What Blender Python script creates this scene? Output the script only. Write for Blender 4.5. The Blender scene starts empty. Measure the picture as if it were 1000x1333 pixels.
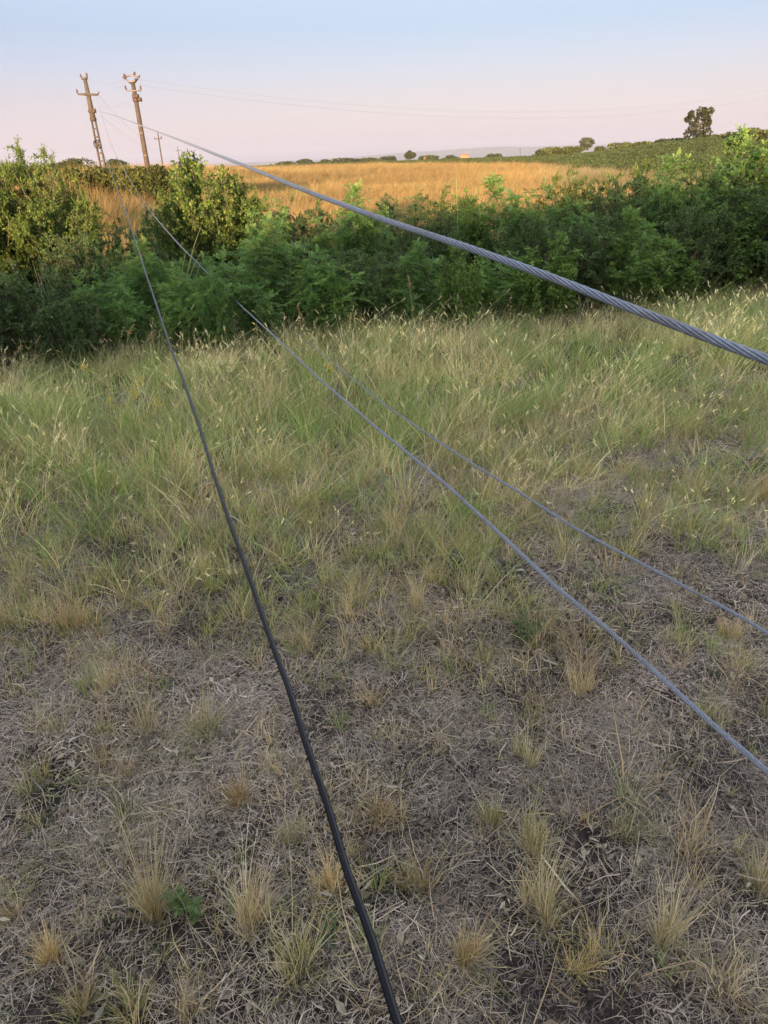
import bpy, math, random
import numpy as np
from mathutils import Matrix, Vector, Euler

# ------------------------------------------------------------------ camera, sky, sun, exposure
scene = bpy.context.scene
COL = scene.collection
FPX, EYE, ROLL = 900.0, 1.7, math.radians(2.0)
PITCH = math.atan((666.5 - 207) / FPX)
F = np.array([0, math.cos(PITCH), -math.sin(PITCH)])
R0 = np.array([1., 0, 0]); U0 = np.array([0, math.sin(PITCH), math.cos(PITCH)])
RT = math.cos(ROLL) * R0 - math.sin(ROLL) * U0
UP = math.cos(ROLL) * U0 + math.sin(ROLL) * R0

cam_d = bpy.data.cameras.new('camera')
cam = bpy.data.objects.new('camera', cam_d); COL.objects.link(cam)
m = Matrix.Identity(4)
for i in range(3):
    m[i][0] = RT[i]; m[i][1] = UP[i]; m[i][2] = -F[i]
m[2][3] = EYE
cam.matrix_world = m
cam_d.sensor_fit = 'VERTICAL'; cam_d.sensor_height = 24.0
cam_d.lens = FPX / 1333.0 * 24.0
cam_d.clip_start = 0.02; cam_d.clip_end = 60000
scene.camera = cam

SUN_EL, SUN_AZ = math.radians(4.2), math.radians(191)      # azimuth clockwise from +Y
SDIR = Vector((math.sin(SUN_AZ) * math.cos(SUN_EL), math.cos(SUN_AZ) * math.cos(SUN_EL), math.sin(SUN_EL)))
world = bpy.data.worlds.new("World"); scene.world = world
world.use_nodes = True
wn, wl = world.node_tree.nodes, world.node_tree.links
wn.clear()
sky = wn.new('ShaderNodeTexSky'); sky.sky_type = 'NISHITA'; sky.sun_disc = False
sky.sun_elevation = SUN_EL; sky.sun_rotation = SUN_AZ
sky.altitude = 100; sky.air_density = 1.0; sky.dust_density = 0.8; sky.ozone_density = 1.5
bg = wn.new('ShaderNodeBackground'); bg.inputs['Strength'].default_value = 0.1
wo = wn.new('ShaderNodeOutputWorld')
wl.new(bg.outputs[0], wo.inputs[0])
# elevation ramp (pink band low down, blue above, brightened overhead to lift the shaded ground) added to the Nishita sky
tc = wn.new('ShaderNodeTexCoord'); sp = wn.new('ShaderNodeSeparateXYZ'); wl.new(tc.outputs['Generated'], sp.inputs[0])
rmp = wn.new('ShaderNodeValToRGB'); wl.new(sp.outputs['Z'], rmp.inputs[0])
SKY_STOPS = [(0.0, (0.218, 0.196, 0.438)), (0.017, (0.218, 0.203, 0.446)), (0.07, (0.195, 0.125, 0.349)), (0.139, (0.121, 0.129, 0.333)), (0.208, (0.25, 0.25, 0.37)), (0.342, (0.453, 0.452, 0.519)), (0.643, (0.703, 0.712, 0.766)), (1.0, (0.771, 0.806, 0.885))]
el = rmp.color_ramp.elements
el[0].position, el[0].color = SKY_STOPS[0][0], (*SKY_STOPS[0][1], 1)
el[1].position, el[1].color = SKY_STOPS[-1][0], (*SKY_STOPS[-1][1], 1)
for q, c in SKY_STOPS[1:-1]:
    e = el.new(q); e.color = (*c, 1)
def wmath(op, a, b):
    n = wn.new('ShaderNodeVectorMath'); n.operation = op
    for i, v in enumerate((a, b)):
        if isinstance(v, (int, float)):
            n.inputs[3 if op == 'SCALE' else i].default_value = v
        else: wl.new(v, n.inputs[i])
    return n.outputs[0]
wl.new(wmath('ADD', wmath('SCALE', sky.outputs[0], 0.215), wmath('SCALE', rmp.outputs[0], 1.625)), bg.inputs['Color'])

sl = bpy.data.lights.new('sun', 'SUN'); sun = bpy.data.objects.new('sun', sl); COL.objects.link(sun)
sun.rotation_euler = SDIR.to_track_quat('Z', 'Y').to_euler()
sl.energy = 2.3; sl.angle = math.radians(0.53); sl.color = (1.0, 0.66, 0.36)

vs = scene.view_settings
vs.view_transform = 'Standard'; vs.look = 'None'; vs.gamma = 1.0; vs.use_curve_mapping = False
vs.exposure = 3.00

# ------------------------------------------------------------------ helpers
RNG = np.random.default_rng(7)
random.seed(7)

def sm(a, b, x):
    t = np.clip((np.asarray(x, float) - a) / (b - a), 0, 1)
    return t * t * (3 - 2 * t)

def ray(px, py): return F + (px - 500) / FPX * RT + (666.5 - py) / FPX * UP
def at_depth(px, py, d): return ray(px, py) * d + np.array([0, 0, EYE])
def at_y(px, py, y):
    d = ray(px, py); return d * (y / d[1]) + np.array([0, 0, EYE])

def vnoise(x, y, s=1.0, seed=0):
    """smooth value noise, vectorised"""
    x = np.asarray(x, float) / s + seed * 17.3; y = np.asarray(y, float) / s + seed * 9.1
    xi, yi = np.floor(x).astype(np.int64), np.floor(y).astype(np.int64)
    fx, fy = x - xi, y - yi
    fx = fx * fx * (3 - 2 * fx); fy = fy * fy * (3 - 2 * fy)
    def h(a, b):
        n = (a * 374761393 + b * 668265263 + seed * 982451653) & 0xffffffff
        n = ((n ^ (n >> 13)) * 1274126177) & 0xffffffff
        return ((n ^ (n >> 16)) & 0xffff) / 65535.0
    return (h(xi, yi) * (1 - fx) + h(xi + 1, yi) * fx) * (1 - fy) + (h(xi, yi + 1) * (1 - fx) + h(xi + 1, yi + 1) * fx) * fy

def hedge_y(x):
    """the line where the meadow meets the thicket"""
    return np.interp(x, [-9, -3.7, -.8, .9, 3, 5.5, 10], [5.6, 5.95, 6.55, 6.85, 7.6, 8.7, 10.8])

def zfun(x, y):
    x = np.asarray(x, float); y = np.asarray(y, float)
    e = y - hedge_y(x)
    z = -1.25 * sm(0.3, 13, e)
    z = z + 1.45 * sm(28, 170, y) - .65 * sm(170, 430, y)
    z = z + 2.7 * sm(.22, .46, x / np.maximum(y, 1)) * sm(58, 160, y) * (1 - sm(700, 2500, y))
    z = z + 2.1 * sm(0, 22, -x) * sm(19, 43, y) * (1 - sm(62, 150, y))
    z = z - 34 * sm(440, 2600, y)
    z = z + .09 * (vnoise(x, y, 1.7, 1) - .5) * sm(-2, 1, y) + .05 * (vnoise(x, y, .5, 2) - .5) + .022 * (vnoise(x, y, .17, 3) - .5)
    return z

def green_zone(x, y):
    """0 in the golden field, 1 where the vines grow"""
    return np.maximum(sm(-4, 4, y + 2.0 * x - 178), sm(25, 28, x) * sm(66, 72, y))

def ground_at(px, py):
    d = ray(px, py); lo, hi = .3, 3.
    t = np.linspace(.4, 60, 6000)
    P = d[None, :] * t[:, None] + np.array([0, 0, EYE])
    k = np.argmax(P[:, 2] < zfun(P[:, 0], P[:, 1]))
    return P[k]

def mesh_arrays(name, V, Q, T=None, cols=None, mats=(), smooth=False, mi=None):
    """mesh from numpy arrays: V (n,3), Q (k,4) quads, T (j,3) triangles, cols per vertex"""
    me = bpy.data.meshes.new(name)
    V = np.asarray(V, np.float32)
    Q = np.zeros((0, 4), np.int32) if Q is None else np.asarray(Q, np.int32).reshape(-1, 4)
    T = np.zeros((0, 3), np.int32) if T is None else np.asarray(T, np.int32).reshape(-1, 3)
    me.vertices.add(len(V)); me.vertices.foreach_set('co', V.ravel())
    me.loops.add(Q.size + T.size); me.loops.foreach_set('vertex_index', np.concatenate([Q.ravel(), T.ravel()]))
    me.polygons.add(len(Q) + len(T))
    st = np.concatenate([np.arange(len(Q)) * 4, Q.size + np.arange(len(T)) * 3])
    me.polygons.foreach_set('loop_start', st.astype(np.int32))
    if smooth: me.polygons.foreach_set('use_smooth', np.ones(len(Q) + len(T), bool))
    if mi is not None: me.polygons.foreach_set('material_index', np.asarray(mi, np.int32))
    me.update(calc_edges=True)
    if cols is not None:
        a = me.color_attributes.new('tone', 'FLOAT_COLOR', 'POINT')
        c = np.ones((len(V), 4), np.float32); c[:, :3] = cols
        a.data.foreach_set('color', c.ravel())
    for x in mats: me.materials.append(x)
    return me

def link(name, me, parent=None, loc=None):
    o = bpy.data.objects.new(name, me); COL.objects.link(o)
    if parent is not None: o.parent = parent
    if loc is not None: o.location = loc
    return o

def tag(o, label=None, cat=None, group=None, kind=None):
    if label: o['label'] = label
    if cat: o['category'] = cat
    if group: o['group'] = group
    if kind: o['kind'] = kind
    return o

def empty(name, loc, label, cat, group=None):
    o = link(name, None, loc=loc); o.empty_display_size = .1
    return tag(o, label, cat, group)

class MB:
    """collects verts and faces for one mesh"""
    def __init__(s): s.v, s.q, s.t, s.n = [], [], [], 0
    def add(s, V, Q=(), T=()):
        s.v.append(np.asarray(V, float))
        if len(Q): s.q.append(np.asarray(Q) + s.n)
        if len(T): s.t.append(np.asarray(T) + s.n)
        s.n += len(V)
    def tube(s, P, r, k=8, cap=True):
        P = np.asarray(P, float); n = len(P)
        r = np.broadcast_to(np.asarray(r, float), (n,))
        T = np.gradient(P, axis=0); T /= np.linalg.norm(T, axis=1)[:, None] + 1e-12
        ref = np.array([0, 0, 1.]) if abs(T[:, 2]).mean() < .9 else np.array([1., 0, 0])
        A = np.cross(T, ref); A /= np.linalg.norm(A, axis=1)[:, None] + 1e-12
        B = np.cross(T, A)
        an = np.arange(k) / k * 2 * np.pi
        V = P[:, None, :] + r[:, None, None] * (np.cos(an)[None, :, None] * A[:, None, :] + np.sin(an)[None, :, None] * B[:, None, :])
        i = np.arange(n - 1)[:, None] * k; j = np.arange(k)[None, :]; j2 = (j + 1) % k
        Q = np.stack([i + j, i + j2, i + k + j2, i + k + j], -1).reshape(-1, 4)
        V = V.reshape(-1, 3); Tt = []
        if cap:
            V = np.vstack([V, P[:1], P[-1:]]); c0, c1 = n * k, n * k + 1
            for a in range(k):
                Tt += [(c0, (a + 1) % k, a), (c1, (n - 1) * k + a, (n - 1) * k + (a + 1) % k)]
        s.add(V, Q, Tt); return s
    def box(s, c, size, M=None):
        hx, hy, hz = np.asarray(size, float) / 2
        V = np.array([[sx * hx, sy * hy, sz * hz] for sz in (-1, 1) for sy in (-1, 1) for sx in (-1, 1)])
        if M is not None: V = V @ np.asarray(M).T
        s.add(V + np.asarray(c, float), [(0, 2, 3, 1), (4, 5, 7, 6), (0, 1, 5, 4), (2, 6, 7, 3), (0, 4, 6, 2), (1, 3, 7, 5)])
        return s
    def bar(s, a, b, w, d, wref=(1, 0, 0), w2=None, d2=None):
        """tapered rectangular bar from a to b: w along wref, d across"""
        a, b = np.asarray(a, float), np.asarray(b, float)
        t = (b - a) / np.linalg.norm(b - a)
        x = np.asarray(wref, float); x = x - t * x.dot(t); x /= np.linalg.norm(x); y = np.cross(t, x)
        w2 = w if w2 is None else w2; d2 = d if d2 is None else d2
        V = []
        for p, ww, dd in ((a, w, d), (b, w2, d2)):
            for sx, sy in ((-1, -1), (1, -1), (1, 1), (-1, 1)): V.append(p + x * sx * ww / 2 + y * sy * dd / 2)
        s.add(V, [(3, 2, 1, 0), (4, 5, 6, 7), (0, 1, 5, 4), (1, 2, 6, 5), (2, 3, 7, 6), (3, 0, 4, 7)])
        return s
    def build(s, name, mat, parent=None, smooth=False, loc=None):
        V = np.vstack(s.v)
        if parent is not None and loc is None: V = V - np.array(parent.location)
        me = mesh_arrays(name, V, np.vstack(s.q) if s.q else None, np.vstack(s.t) if s.t else None, mats=[mat], smooth=smooth)
        return link(name, me, parent, loc)

# ------------------------------------------------------------------ materials
def mat_nodes(name):
    mt = bpy.data.materials.new(name); mt.use_nodes = True
    N, L = mt.node_tree.nodes, mt.node_tree.links
    b = N['Principled BSDF']
    return mt, N, L, b

def ramp(N, L, src, stops):
    r = N.new('ShaderNodeValToRGB'); L.new(src, r.inputs[0])
    e = r.color_ramp.elements
    e[0].position, e[0].color = stops[0][0], (*stops[0][1], 1)
    e[1].position, e[1].color = stops[-1][0], (*stops[-1][1], 1)
    for q, c in stops[1:-1]:
        x = e.new(q); x.color = (*c, 1)
    return r.outputs[0]

def noise(N, L, scale, detail=4, vec=None, rough=.55):
    n = N.new('ShaderNodeTexNoise'); n.inputs['Scale'].default_value = scale; n.inputs['Detail'].default_value = detail
    n.inputs['Roughness'].default_value = rough
    if vec is not None: L.new(vec, n.inputs['Vector'])
    return n.outputs['Fac']

def mix(N, L, a, b, fac, typ='MIX'):
    x = N.new('ShaderNodeMix'); x.data_type = 'RGBA'; x.blend_type = typ
    for sock, v in ((x.inputs[0], fac), (x.inputs[6], a), (x.inputs[7], b)):
        if hasattr(v, 'is_linked'): L.new(v, sock)
        elif isinstance(v, (int, float)): sock.default_value = v
        else: sock.default_value = (*v, 1)
    return x.outputs[2]

def objpos(N): return N.new('ShaderNodeTexCoord').outputs['Object']

def plain(name, c1, c2, scale=20, rough=.7, metal=0, bump=.0, detail=5):
    mt, N, L, b = mat_nodes(name)
    f = noise(N, L, scale, detail, objpos(N))
    L.new(ramp(N, L, f, [(.3, c1), (.7, c2)]), b.inputs['Base Color'])
    b.inputs['Roughness'].default_value = rough; b.inputs['Metallic'].default_value = metal
    if bump:
        bp = N.new('ShaderNodeBump'); bp.inputs['Strength'].default_value = bump; bp.inputs['Distance'].default_value = .02
        L.new(f, bp.inputs['Height']); L.new(bp.outputs[0], b.inputs['Normal'])
    return mt

def leafy(name, trans=.3, rough=.55, inst=False, spec=.3):
    """leaf or blade: its own colour comes from the mesh (tone), instances add their own tint"""
    mt, N, L, b = mat_nodes(name)
    a = N.new('ShaderNodeAttribute'); a.attribute_name = 'tone'
    c = a.outputs['Color']
    if inst:
        t = N.new('ShaderNodeAttribute'); t.attribute_type = 'INSTANCER'; t.attribute_name = 'tint'
        c = mix(N, L, c, t.outputs['Color'], 1.0, 'MULTIPLY')
    else:
        oi = N.new('ShaderNodeObjectInfo')
        c = mix(N, L, c, ramp(N, L, oi.outputs['Random'], [(0, (.82, .86, .80)), (.5, (1.0, 1.0, 1.0)), (1, (1.16, 1.10, .95))]), 1.0, 'MULTIPLY')
    L.new(c, b.inputs['Base Color'])
    b.inputs['Roughness'].default_value = rough; b.inputs['Specular IOR Level'].default_value = spec
    tr = N.new('ShaderNodeBsdfTranslucent'); L.new(mix(N, L, c, (1.0, 1.0, .55), 1.0, 'MULTIPLY'), tr.inputs['Color'])
    ms = N.new('ShaderNodeMixShader'); ms.inputs[0].default_value = trans
    L.new(b.outputs[0], ms.inputs[1]); L.new(tr.outputs[0], ms.inputs[2])
    L.new(ms.outputs[0], N['Material Output'].inputs[0])
    return mt

M_LEAF = leafy('leaf', .42)
M_BLADE = leafy('grass_blade', .35, .6)
M_BLADE_I = leafy('grass_blade_scattered', .35, .6, True)
M_LITTER = leafy('straw_litter', .08, .75, True, .2)
M_BARK = plain('bark', (.10, .085, .07), (.19, .16, .13), 30, .9, bump=.4)
M_CONC = plain('weathered_concrete', (.058, .048, .040), (.10, .082, .067), 9, .85, bump=.2)
M_CONC2 = plain('brown_concrete', (.050, .039, .031), (.083, .065, .050), 8, .85, bump=.2)
M_STEELD = plain('rusty_steel', (.06, .042, .035), (.10, .07, .055), 25, .7, .3)
M_STEELL = plain('pale_steel', (.17, .145, .125), (.23, .20, .18), 25, .6, .3)
M_INS = plain('brown_glazed_insulator', (.07, .035, .03), (.12, .06, .05), 20, .3)
M_WIRE = plain('dull_wire', (.20, .20, .21), (.30, .30, .31), 10, .6, .6)

# ground: soil, worn turf, thicket floor, straw field and far fields
def ground_material():
    mt, N, L, b = mat_nodes('ground')
    geo = N.new('ShaderNodeNewGeometry').outputs['Position']
    sx = N.new('ShaderNodeSeparateXYZ'); L.new(geo, sx.inputs[0])
    def mapr(src, a, c):
        r = N.new('ShaderNodeMapRange'); r.interpolation_type = 'SMOOTHSTEP'
        L.new(src, r.inputs[0]); r.inputs[1].default_value = a; r.inputs[2].default_value = c
        return r.outputs[0]
    fine = noise(N, L, 60, 6, geo, .65); med = noise(N, L, 5, 5, geo); big = noise(N, L, .8, 3, geo)
    soil = ramp(N, L, fine, [(.3, (.042, .033, .032)), (.5, (.068, .054, .052)), (.72, (.115, .094, .088))])
    soil = mix(N, L, soil, ramp(N, L, med, [(.35, (.6, .6, .6)), (.65, (1.15, 1.12, 1.1))]), 1.0, 'MULTIPLY')
    turf = ramp(N, L, fine, [(.3, (.045, .045, .022)), (.7, (.13, .115, .06))])
    c = mix(N, L, soil, turf, mapr(sx.outputs['Y'], 2.6, 4.2))
    straw = ramp(N, L, noise(N, L, 3, 6, geo, .7), [(.3, (.16, .12, .055)), (.7, (.34, .25, .12))])
    c = mix(N, L, c, straw, mapr(sx.outputs['Y'], 18, 26))
    green = ramp(N, L, noise(N, L, .15, 6, geo, .6), [(.35, (.045, .075, .025)), (.65, (.10, .13, .045))])
    mx = N.new('ShaderNodeMath'); mx.operation = 'MULTIPLY_ADD'; L.new(sx.outputs['X'], mx.inputs[0]); mx.inputs[1].default_value = 2.0; L.new(sx.outputs['Y'], mx.inputs[2])
    m1 = N.new('ShaderNodeMath'); m1.operation = 'MULTIPLY'; L.new(mapr(sx.outputs['X'], 25, 28), m1.inputs[0]); L.new(mapr(sx.outputs['Y'], 66, 72), m1.inputs[1])
    m2 = N.new('ShaderNodeMath'); m2.operation = 'MAXIMUM'; L.new(m1.outputs[0], m2.inputs[0]); L.new(mapr(mx.outputs[0], 174, 182), m2.inputs[1])
    c = mix(N, L, c, green, m2.outputs[0])
    vor = N.new('ShaderNodeTexVoronoi'); vor.inputs['Scale'].default_value = .0035; L.new(geo, vor.inputs['Vector'])
    far = ramp(N, L, vor.outputs['Color'], [(.2, (.06, .09, .04)), (.45, (.20, .17, .09)), (.6, (.09, .11, .05)), (.8, (.27, .22, .13))])
    c = mix(N, L, c, far, mapr(sx.outputs['Y'], 480, 700))
    L.new(c, b.inputs['Base Color']); b.inputs['Roughness'].default_value = .95
    b.inputs['Specular IOR Level'].default_value = .1
    bp = N.new('ShaderNodeBump'); bp.inputs['Strength'].default_value = .9; bp.inputs['Distance'].default_value = .02
    L.new(fine, bp.inputs['Height']); L.new(bp.outputs[0], b.inputs['Normal'])
    return mt

# ------------------------------------------------------------------ ground, hills
def graded(lo_far, lo, hi, hi_far, step, g=1.12):
    mid = list(np.arange(lo, hi + 1e-6, step))
    def out(start, lim, sgn):
        a, s, x = [], step, start
        while abs(x) < abs(lim) or x * sgn < lim * sgn:
            s *= g; x += s * sgn; a.append(x)
            if (x - lim) * sgn >= 0: break
        return a
    return np.array(out(lo, lo_far, -1)[::-1] + mid + out(hi, hi_far, 1))
gx = graded(-9800, -5, 8, 9800, .075); gy = graded(-600, .2, 11, 11200, .075, 1.09)
X, Y = np.meshgrid(gx, gy)
V = np.stack([X, Y, zfun(X, Y)], -1).reshape(-1, 3)
nx, ny = len(gx), len(gy)
i = (np.arange(ny - 1)[:, None] * nx + np.arange(nx - 1)[None, :]).ravel()
o = link('ground', mesh_arrays('ground', V, np.stack([i, i + 1, i + nx + 1, i + nx], -1), mats=[ground_material()], smooth=True))
tag(o, kind='structure')

def ridge(name, pts, base, depth, y_of, mat, n=160, seed=3, amp=1.0):
    """a hill range: pts = (x, height) outline, rising towards y_of(x), closed by slopes on both sides"""
    xs = np.linspace(pts[0][0], pts[-1][0], n)
    hs = np.interp(xs, [p[0] for p in pts], [p[1] for p in pts])
    wid = xs[-1] - xs[0]
    hs = hs * (1 + amp * .16 * (vnoise(xs, xs * 0, wid / 14, seed) - .5) + amp * .08 * (vnoise(xs, xs * 0, wid / 45, seed + 1) - .5))
    prof = np.array([(-1, 0), (-.7, .18), (-.4, .55), (-.15, .92), (0, 1), (.2, .9), (.6, .45), (1, 0)])
    VV = np.array([[x, y_of(x) + depth * a, base + h * b * (1 + .1 * (vnoise(x, a * 5, wid / 30, seed) - .5))] for a, b in prof for x, h in zip(xs, hs)])
    k = (np.arange(len(prof) - 1)[:, None] * n + np.arange(n - 1)[None, :]).ravel()
    oo = link(name, mesh_arrays(name, VV, np.stack([k, k + 1, k + n + 1, k + n], -1), mats=[mat], smooth=True))
    return tag(oo, kind='structure')

M_HILL = plain('hill_fields', (.05, .075, .03), (.17, .15, .08), .004, .95)
M_BANK = plain('bank_turf', (.06, .08, .03), (.20, .17, .09), .5, .95)
# far hills
ridge('hills', [(-6000, 30), (-3500, 45), (-1800, 52), (-600, 62), (300, 88), (1400, 118), (2600, 100), (4200, 140), (7000, 170), (9500, 120)], -40, 1500,
      lambda x: 8600 + .02 * x, M_HILL, 220, 5)
# the rise behind the camera that keeps the low sun off the meadow
ridge('hill', [(-260, 6.0), (-150, 8.2), (-65, 8.2), (-35, 8.0), (-24, 8.25), (-16, 9.2), (-8, 9.75), (10, 10.2), (60, 9.8), (150, 8.0), (260, 6.0)], -.75, 26, lambda x: -82, M_BANK, 260, 9, .25)

# ------------------------------------------------------------------ evening air
def build_haze():
    me = bpy.data.meshes.new('haze')
    lo, hi = (gx[0] - 60, gy[0] - 60, -42), (gx[-1] + 60, gy[-1] + 60, 165)
    vv = [(a, b, c) for c in (lo[2], hi[2]) for b in (lo[1], hi[1]) for a in (lo[0], hi[0])]
    me.from_pydata(vv, [], [(0, 2, 3, 1), (4, 5, 7, 6), (0, 1, 5, 4), (2, 6, 7, 3), (0, 4, 6, 2), (1, 3, 7, 5)])
    mt = bpy.data.materials.new('evening_air'); mt.use_nodes = True
    N, L = mt.node_tree.nodes, mt.node_tree.links; N.clear()
    v = N.new('ShaderNodeVolumePrincipled'); out = N.new('ShaderNodeOutputMaterial')
    v.inputs['Color'].default_value = (.78, .84, 1.0, 1); v.inputs['Density'].default_value = HAZE
    v.inputs['Anisotropy'].default_value = .2
    L.new(v.outputs[0], out.inputs['Volume']); me.materials.append(mt)
    o = link('haze', me); tag(o, kind='stuff', label='thin pale evening haze over the plain')
HAZE = 1.4e-4
build_haze()

# ------------------------------------------------------------------ scattering on points (grass, straw, crops)
def scatter_tree():
    ng = bpy.data.node_groups.new('scatter', 'GeometryNodeTree')
    ng.interface.new_socket('Geometry', in_out='INPUT', socket_type='NodeSocketGeometry')
    ng.interface.new_socket('Sources', in_out='INPUT', socket_type='NodeSocketCollection')
    ng.interface.new_socket('Geometry', in_out='OUTPUT', socket_type='NodeSocketGeometry')
    N, L = ng.nodes, ng.links
    gi, go = N.new('NodeGroupInput'), N.new('NodeGroupOutput')
    ci = N.new('GeometryNodeCollectionInfo'); ci.inputs['Separate Children'].default_value = True; ci.inputs['Reset Children'].default_value = True
    L.new(gi.outputs['Sources'], ci.inputs['Collection'])
    io = N.new('GeometryNodeInstanceOnPoints'); io.inputs['Pick Instance'].default_value = True
    L.new(gi.outputs['Geometry'], io.inputs['Points']); L.new(ci.outputs[0], io.inputs['Instance'])
    def attr(nm, typ):
        a = N.new('GeometryNodeInputNamedAttribute'); a.data_type = typ; a.inputs['Name'].default_value = nm
        return a.outputs['Attribute']
    L.new(attr('idx', 'INT'), io.inputs['Instance Index'])
    e2r = N.new('FunctionNodeEulerToRotation'); L.new(attr('rot', 'FLOAT_VECTOR'), e2r.inputs[0]); L.new(e2r.outputs[0], io.inputs['Rotation'])
    L.new(attr('scl', 'FLOAT_VECTOR'), io.inputs['Scale'])
    L.new(io.outputs[0], go.inputs[0])
    return ng
SCATTER = scatter_tree()

def source_collection(name, meshes):
    c = bpy.data.collections.new(name)
    for k, me in enumerate(meshes):
        ob = bpy.data.objects.new(f'{name}_{k:02d}', me); c.objects.link(ob)
    return c

def scatter(name, P, idx, rot, scl, tint, coll, label):
    me = bpy.data.meshes.new(name)
    n = len(P)
    me.vertices.add(n); me.vertices.foreach_set('co', np.asarray(P, np.float32).ravel())
    me.attributes.new('idx', 'INT', 'POINT').data.foreach_set('value', np.asarray(idx, np.int32))
    me.attributes.new('rot', 'FLOAT_VECTOR', 'POINT').data.foreach_set('vector', np.asarray(rot, np.float32).ravel())
    scl = np.asarray(scl, np.float32)
    if scl.ndim == 1: scl = np.repeat(scl[:, None], 3, 1)
    me.attributes.new('scl', 'FLOAT_VECTOR', 'POINT').data.foreach_set('vector', scl.ravel())
    c = np.ones((n, 4), np.float32); c[:, :3] = tint
    me.attributes.new('tint', 'FLOAT_COLOR', 'POINT').data.foreach_set('color', c.ravel())
    o = link(name, me)
    md = o.modifiers.new('scatter', 'NODES'); md.node_group = SCATTER
    for it in SCATTER.interface.items_tree:
        if it.item_type == 'SOCKET' and it.in_out == 'INPUT' and it.name == 'Sources': md[it.identifier] = coll
    return tag(o, label, kind='stuff')

# ---------------- blades
def leaf_quads(p, d, nrm, Ln, Wd, C):
    d = d / (np.linalg.norm(d, axis=1)[:, None] + 1e-9)
    sd = np.cross(d, nrm); sd /= np.linalg.norm(sd, axis=1)[:, None] + 1e-9
    up = np.cross(sd, d)
    mid = p + d * (Ln * .45)[:, None] + up * (Wd * .12)[:, None]
    tip = p + d * Ln[:, None] - up * (Ln * .10)[:, None]
    V = np.stack([p, mid + sd * (Wd * .5)[:, None], tip, mid - sd * (Wd * .5)[:, None]], 1)
    return V.reshape(-1, 3), np.arange(4 * len(p)).reshape(-1, 4), np.repeat(C[:, None], 4, 1).reshape(-1, 3)

def blades(n, h, hs, spread, rad, w, cols, bend=.5, lean=(0, 0), seg=3, rng=RNG, kink=.0):
    """n tapered curved blades fanning from a clump; returns V, Q, colours"""
    ph = rng.uniform(0, 2 * np.pi, n); r = rad * np.sqrt(rng.uniform(0, 1, n))
    base = np.stack([r * np.cos(ph), r * np.sin(ph), np.full(n, -.01)], -1)
    az = ph + rng.normal(0, .8, n); tilt = np.abs(rng.normal(0, spread, n))
    H = h * np.clip(rng.normal(1, hs, n), .3, 1.9)
    d = np.stack([np.sin(tilt) * np.cos(az), np.sin(tilt) * np.sin(az), np.cos(tilt)], -1)
    bd = bend * rng.uniform(.2, 1.2, n)
    hz_ = np.stack([np.cos(az + rng.normal(0, .6, n)), np.sin(az + rng.normal(0, .6, n)), np.zeros(n)], -1)
    hz_ = hz_ + np.array([lean[0], lean[1], 0])
    side = np.stack([-np.sin(az), np.cos(az), np.zeros(n)], -1)
    side += rng.normal(0, .5, (n, 3)); side /= np.linalg.norm(side, axis=1)[:, None]
    W = w * rng.uniform(.6, 1.4, n)
    rows = []
    kx = rng.normal(0, kink, (n, seg + 1, 3)); kx[:, 0] = 0
    for k in range(seg + 1):
        t = k / seg
        c = base + d * (H * t)[:, None] + hz_ * (bd * H * t * t)[:, None] - np.array([0, 0, 1.]) * (bd * bd * H * .45 * t ** 2.2)[:, None] + kx[:, k] * H[:, None] * t
        ww = W * (1 - .88 * t ** 1.6) * .5
        rows += [c - side * ww[:, None], c + side * ww[:, None]]
    V = np.stack(rows, 1)                                  # n, 2(seg+1), 3
    Q = np.array([[2 * k, 2 * k + 1, 2 * k + 3, 2 * k + 2] for k in range(seg)])
    Q = (Q[None] + (np.arange(n) * 2 * (seg + 1))[:, None, None]).reshape(-1, 4)
    cols = np.asarray(cols, float)
    ci = rng.integers(0, len(cols), n); C = cols[ci] * rng.uniform(.75, 1.25, (n, 1))
    C = np.repeat(C[:, None, :], 2 * (seg + 1), 1)
    return V.reshape(-1, 3), Q, C.reshape(-1, 3)

def join(*parts):
    V, Q, C, n = [], [], [], 0
    for v, q, c in parts:
        V.append(v); Q.append(q + n); C.append(c); n += len(v)
    return np.vstack(V), np.vstack(Q), np.vstack(C)

def seedheads(n, h, rad, cols, head=.06, lean=(.25, 0), rng=RNG, w=.0022):
    """thin stalks with a narrow plume of small blades on top"""
    st = blades(n, h, .18, .16, rad, w, cols, .35, lean, 4, rng)
    V = st[0].reshape(n, 10, 3); tips = (V[:, 8] + V[:, 9]) / 2; pre = (V[:, 6] + V[:, 7]) / 2
    out = [st]
    k = 9
    for a in range(n):
        d = tips[a] - pre[a]; d /= np.linalg.norm(d) + 1e-9
        s0 = tips[a] - d * head * rng.uniform(0, 1, (k, 1))
        dv = d + rng.normal(0, .33, (k, 3)); e1 = s0 + dv * head * .35
        sd = np.cross(dv, rng.normal(0, 1, (k, 3))); sd /= np.linalg.norm(sd, axis=1)[:, None]; sd *= w * .7
        vv = np.stack([s0 - sd, s0 + sd, e1 + sd * .4, e1 - sd * .4], 1).reshape(-1, 3)
        out.append((vv, np.arange(4 * k).reshape(k, 4), np.tile(np.asarray(cols[0]) * 1.1, (4 * k, 1))))
    return join(*out)

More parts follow.
